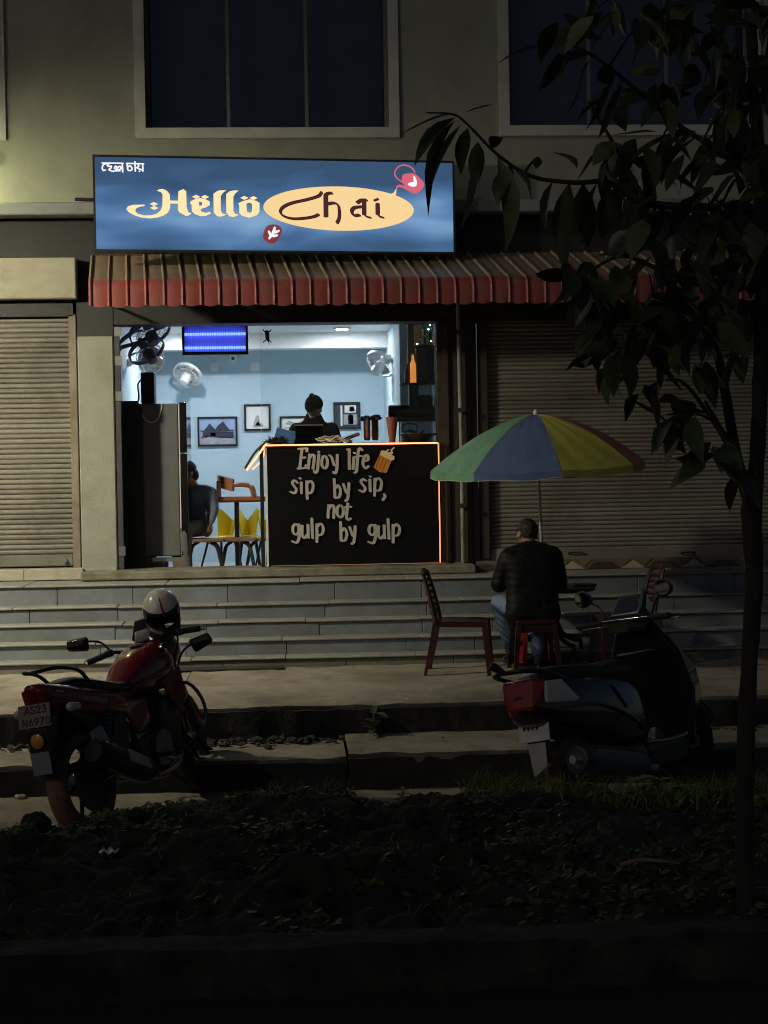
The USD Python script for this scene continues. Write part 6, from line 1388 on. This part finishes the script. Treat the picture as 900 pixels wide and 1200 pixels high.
for cx_, cy_, cr_, n in clusters:
    dd = lfr.uniform(-.25, .35)
    c = tp(cx_, cy_ - 10, dd); near = Bpts[np.argmin(np.linalg.norm(Bpts - c, axis=1))]
    if np.linalg.norm(near - c) > .03: obj('twig', tube([near, (near + c) / 2 + (0, 0, .02), c], [.005, .004, .0025], 6, smooth=3), bark, cr, 60)
    for k in range(int(n)):
        a = lfr.uniform(0, 6.283); r = cr_ * math.sqrt(lfr.random()) * .75
        x, y = cx_ + r * math.cos(a), cy_ - 12 + r * math.sin(a) * .8
        ang = math.radians(lfr.gauss(90, 42) + (12 if x < cx_ else -12)); L = lfr.uniform(30, 60)
        leaf_px(x, y, x + L * math.cos(ang), y + L * math.sin(ang) * (.95 if math.sin(ang) > 0 else .4), lfr.uniform(17, 29), dd + lfr.uniform(-.12, .12), leaf_ms[lfr.choices((0, 1, 2), (6, 3, 1))[0]])

for k in range(115):
    cx_, cy_, cr_, n = clusters[lfr.choices(range(len(clusters)), [c[3] for c in clusters])[0]]
    dd = lfr.uniform(-.3, .45); a = lfr.uniform(0, 6.283); r = cr_ * math.sqrt(lfr.random()) * 1.0
    x, y = cx_ + r * math.cos(a) + 6, cy_ - 14 + r * math.sin(a) * .8; ang = math.radians(lfr.gauss(90, 45)); L = lfr.uniform(32, 62)
    leaf_px(x, y, x + L * math.cos(ang), y + L * math.sin(ang) * (.95 if math.sin(ang) > 0 else .4), lfr.uniform(19, 31), dd, leaf_ms[lfr.choices((0, 1, 2), (6, 3, 1))[0]])
for mt_, ms_ in extra.items(): tag(obj('foliage', cat(ms_), mt_, tree, True), kind='stuff')
print('leaves', lf_n)

# ================================================================ grass, weeds and litter on the soil bank
gr = random.Random(11)
bl_v, bl_f = [], []
def blade(x, y, h, lean_a, lean):
    z = float(mound_z(x, y)) - .01; w = gr.uniform(.0025, .005); a = gr.uniform(0, 3.14)
    dx, dy = math.cos(lean_a) * lean, math.sin(lean_a) * lean; ax_, ay_ = math.cos(a) * w, math.sin(a) * w; k = len(bl_v)
    bl_v.extend([(x - ax_, y - ay_, z), (x + ax_, y + ay_, z), (x - ax_ * .8 + dx * .35, y - ay_ * .8 + dy * .35, z + h * .6), (x + ax_ * .8 + dx * .35, y + ay_ * .8 + dy * .35, z + h * .6), (x + dx, y + dy, z + h)])
    bl_f.extend([(k, k + 1, k + 3), (k, k + 3, k + 2), (k + 2, k + 3, k + 4)])
for k in range(15000):
    x = gr.uniform(-2.6, 3.2); t = gr.random() ** 2.0; y = Y_CREST + .12 - t * 2.7
    dens = float(meshkit.fbm(np.array([x * 1.6, y * 1.6, 3.0]), 3, 2))
    right = np.clip((x + .6) / 1.2, 0, 1)
    if gr.random() > (.22 + .78 * right) * (1.0 if t < .16 else .45) * np.clip((dens - .38) * 4.5, 0, 1): continue
    tall = (.028 + .07 * right * (t < .2)) * gr.uniform(.6, 1.6)
    blade(x, y, tall, gr.uniform(0, 6.28), tall * gr.uniform(.3, 1.1))
tag(obj('grass', trimesh.Trimesh(np.array(bl_v), np.array(bl_f), process=False), grass_m), 'short wild grass growing along the top of the dark soil bank', 'grass', kind='stuff')
# low ground cover: small round leaves matting the soil
gc_v, gc_f = [], []
for k in range(22000):
    x, y = gr.uniform(-2.9, 3.3), Y_NEAR + .05 + (Y_CREST + .25 - Y_NEAR) * gr.random()
    if float(meshkit.fbm(np.array([x * 2.2, y * 2.2, 9.0]), 3, 6)) < .495: continue
    z = float(mound_z(x, y)) + gr.uniform(.0, .02); s = gr.uniform(.007, .022); q = len(gc_v); a = gr.uniform(0, 6.28); tl = gr.uniform(-.6, .6); tl2 = gr.uniform(-.6, .6)
    for j in range(5):
        u, w_ = s * math.cos(a + j * 1.2566), s * math.sin(a + j * 1.2566) * .8; gc_v.append((x + u, y + w_, z + u * tl + w_ * tl2))
    gc_f.extend([(q, q + 1, q + 2), (q, q + 2, q + 3), (q, q + 3, q + 4)])
tag(obj('ground_cover', trimesh.Trimesh(np.array(gc_v), np.array(gc_f), process=False), M('cover_leaf', (.075, .105, .026), .6, .5, 4, transl=.25)), 'tiny leaved ground cover matting the dark soil bank', 'ground cover', kind='stuff')
def weed(label, px, py, d, n, L, w, up=.6, mat_=None, z=None):
    c = atd(px, py, d); zz = float(mound_z(c[0], c[1])) if z is None else z
    p = thing('weed', label, 'weed', (c[0], c[1], zz))
    obj('stem', tube([(0, 0, -.02), (.005, 0, L * .5), (.012, .004, L * .95)], [.005, .004, .002], 6), weed_m, p)
    for k in range(n):
        a = k * 2.4 + gr.uniform(-.4, .4); e = gr.uniform(.15, 1.1) * up; b = np.array([.004, 0, L * gr.uniform(.15, .9)]); d_ = np.array([math.cos(a) * math.cos(e), math.sin(a) * math.cos(e), math.sin(e)])
        Lf = L * gr.uniform(.55, 1.0); s = np.cross(d_, [0, 0, 1.0]); s /= np.linalg.norm(s) + 1e-9; nn = np.cross(s, d_); vv = []; wf = w * gr.uniform(.7, 1.2)
        for t, q in ((0, .06), (.2, .6), (.45, 1), (.7, .75), (.9, .3), (1, 0)):
            m = b + d_ * Lf * t - np.array([0, 0, .45 * Lf * t * t]); vv += [m - s * wf * q * .5 + nn * wf * q * .12, m, m + s * wf * q * .5 + nn * wf * q * .12]
        f = []
        for i in range(5):
            q = i * 3; f += [[q, q + 1, q + 4], [q, q + 4, q + 3], [q + 1, q + 2, q + 5], [q + 1, q + 5, q + 4]]
        obj('leaf', trimesh.Trimesh(np.array(vv), f, process=False), mat_ or weed_m, p, True)
weed('leafy green weed below the middle of the scooter', 745, 905, 7.75, 22, .17, .055)
weed('broad leaved green weed in front of the scooter footboard', 772, 908, 7.7, 18, .15, .055)
weed('spreading weed just left of the young tree trunk', 800, 915, 7.6, 16, .13, .045)
weed('low weed beneath the scooter exhaust', 700, 912, 7.7, 16, .13, .042)
weed('small weed below the scooter number plate', 655, 914, 7.75, 14, .10, .03)
weed('tufted weed left of the scooter at the top of the bank', 565, 918, 7.7, 14, .09, .028)
weed('weed in the middle of the bank top before the lower step', 470, 922, 7.7, 12, .08, .026)
weed('weed at the far right behind the tree trunk', 890, 905, 7.6, 14, .11, .03)
pz = at(437, 850, Y_PAVE - .07)
weed('small leafy plant sprouting from the joint of the lower step', 437, 850, (pz - EYE) @ FWD, 12, .20, .07, 1.1, M('weed_dull', (.06, .085, .04), .5, .3, 12, transl=.2), ZS - .02)
def litter(name, label, cat_, px, py, mesh, mat_, rz):
    d = ray(px, py); t = 4.9
    while t < 8.5:
        q = EYE + d * t
        if q[2] < float(mound_z(q[0], q[1])) + .006: break
        t += .01
    p = tag(obj(name, mesh, mat_), label, cat_); xf = UsdGeom.Xform(p); xf.AddTranslateOp().Set(Gf.Vec3d(*map(float, (q[0], q[1], float(mound_z(q[0], q[1])) + .012)))); xf.AddRotateZOp().Set(rz)
foil = sheet(np.array([[[u * .04, v * .022, .008 * math.sin(u * 6 + v * 3) + .006 * math.cos(v * 9)] for v in np.linspace(-1, 1, 6)] for u in np.linspace(-1, 1, 8)]), .0015)
litter('wrapper', 'crumpled shiny wrapper lying on the soil bank below the motorcycle', 'wrapper', 128, 999, foil, M('wrapper_foil', (.45, .47, .40), .3, .3, 30), -25)
st1 = lambda L, r: tube([(-L, 0, .0), (-L * .3, .02, .015), (L * .4, -.01, .02), (L, .015, .005)], [r, r * .9, r * .7, r * .3], 7, smooth=3)
tw = M('dry_twig', (.16, .125, .09), .9, .3, 30)
litter('dry_stick', 'longest dry stick lying on the bank below the weeds', 'stick', 762, 1018, st1(.11, .009), tw, -12)
litter('dry_stick', 'thin dry stick sloping down the bank below the scooter', 'stick', 686, 1032, st1(.05, .005), tw, -48)
litter('dry_stick', 'short dry stick at the lower middle of the bank', 'stick', 753, 1054, st1(.03, .004), tw, 30)
litter('dry_leaf', 'curled pale dry leaf near the tree trunk base', 'dry leaf', 852, 1046, sheet(np.array([[[u * .04, v * .02 * (1 - u * u * .8), .014 * v * v + .006 * u] for v in np.linspace(-1, 1, 6)] for u in np.linspace(-1, 1, 8)]), .001), tw, 30)
litter('fallen_leaf', 'broad fallen leaf lying under the weeds before the scooter', 'dry leaf', 795, 952, sheet(np.array([[[u * .05, v * .024 * (1 - u * u * .85), .012 * v * v] for v in np.linspace(-1, 1, 6)] for u in np.linspace(-1, 1, 8)]), .001), M('fallen_leaf_tan', (.12, .11, .06), .7, .3, 20), 15)
for k, (px, py, s, lb) in enumerate(((42, 948, .075, 'round dark clod at the left end of the bank below the motorcycle plate'), (160, 935, .05, 'dark clod beside the rear wheel of the motorcycle'))):
    b = trimesh.creation.icosphere(3, s); vv = np.array(b.vertices); b.vertices = vv * (1 + (meshkit.fbm(vv / s * 1.6, 4, k) - .5)[:, None] * .6) * [1, 1, .8]
    c = atd(px, py + s * 150, 7.6); c[2] = float(mound_z(c[0], c[1])) + s * .35
    p = tag(obj('soil_clod', b, soil, smooth=40), lb, 'clod'); UsdGeom.Xform(p).AddTranslateOp().Set(Gf.Vec3d(*map(float, c)))
for k, (px, py, lb) in enumerate(((24, 936, 'pale flat stone on the street left of the motorcycle wheel'), (50, 930, 'pale pebble on the street beside the rear tyre'), (207, 926, 'pale pebble behind the motorcycle front wheel'))):
    c = atz(px, py, ZT); b = trimesh.creation.icosphere(2, .035); vv = np.array(b.vertices); b.vertices = vv * (1 + (meshkit.fbm(vv * 40, 3, k + 4) - .5)[:, None] * .5) * [1.2, 1, .5]
    p = tag(obj('pebble', b, concrete, smooth=40), lb, 'pebble'); UsdGeom.Xform(p).AddTranslateOp().Set(Gf.Vec3d(c[0], c[1], ZT + .012))
tag(obj('dark_mat', cham(X(196, Y_ST - .05, 787), X(332, Y_ST - .05, 787), Y_ST - .17, Y_ST - .015, ZP + .006, ZP + .022, .004), black_rubber), 'flat dark board lying at the foot of the steps behind the motorcycle', 'board')

# ================================================================ the street lamp whose light falls from the left
LP = np.array([-4.95, -3.8, 3.5]); AIM = np.array([-2.0, .3, -1.0]) - LP; AIM /= np.linalg.norm(AIM)
sl = thing('street_lamp', 'grey street lamp on a pole at the left end of the steps', 'street lamp')
obj('pole', tube([(LP[0] - .5, LP[1], ZP), (LP[0] - .5, LP[1], LP[2] - .1), (LP[0] - .42, LP[1], LP[2] + .12), (LP[0] - .10, LP[1] - .05, LP[2] + .12)], [.055, .045, .04, .035], 12, smooth=4), dark_steel, sl, 50)
Rl = trimesh.geometry.align_vectors([0, 0, -1], AIM)
hd_ = lathe([(.0, .14), (.08, .13), (.24, .05), (.27, -.262), (.265, -.262), (.23, .045), (.0, .06)], 'z', 32); hd_.apply_transform(Rl); obj('hood', mv(hd_, *LP), dark_steel, sl, 50)
ln_ = lathe([(0, .04), (.20, .03), (.20, .012), (.12, -.004), (0, -.008)], 'z', 28); ln_.apply_transform(Rl); obj('lens', mv(ln_, *LP), street_lamp_m, sl, 60)

WL = at(-70, 200, -.40)
wl = thing('wall_lamp', 'small round lamp on the upper wall just above the grey ledge at the left', 'wall lamp', WL)
obj('globe', tm(ball((0, 0, 0), .06, 20)), EM('wall_lamp_glow', (.95, 1.0, .50), WALL_LAMP), wl, 60)
obj('cap', lathe([(0, .045), (.05, .045), (.075, .03), (.08, .05), (.05, .075), (0, .08)], 'z', 24), dark_steel, wl, 40)
obj('arm', tube([(0, 0, .07), (0, .16, .10), (0, .385, .10)], .014, 8, smooth=4), dark_steel, wl, 50)
obj('wall_plate', lathe([(0, .375), (.05, .375), (.05, .398), (0, .398)], 'y', 20, (0, 0, .10)), dark_steel, wl, 40)
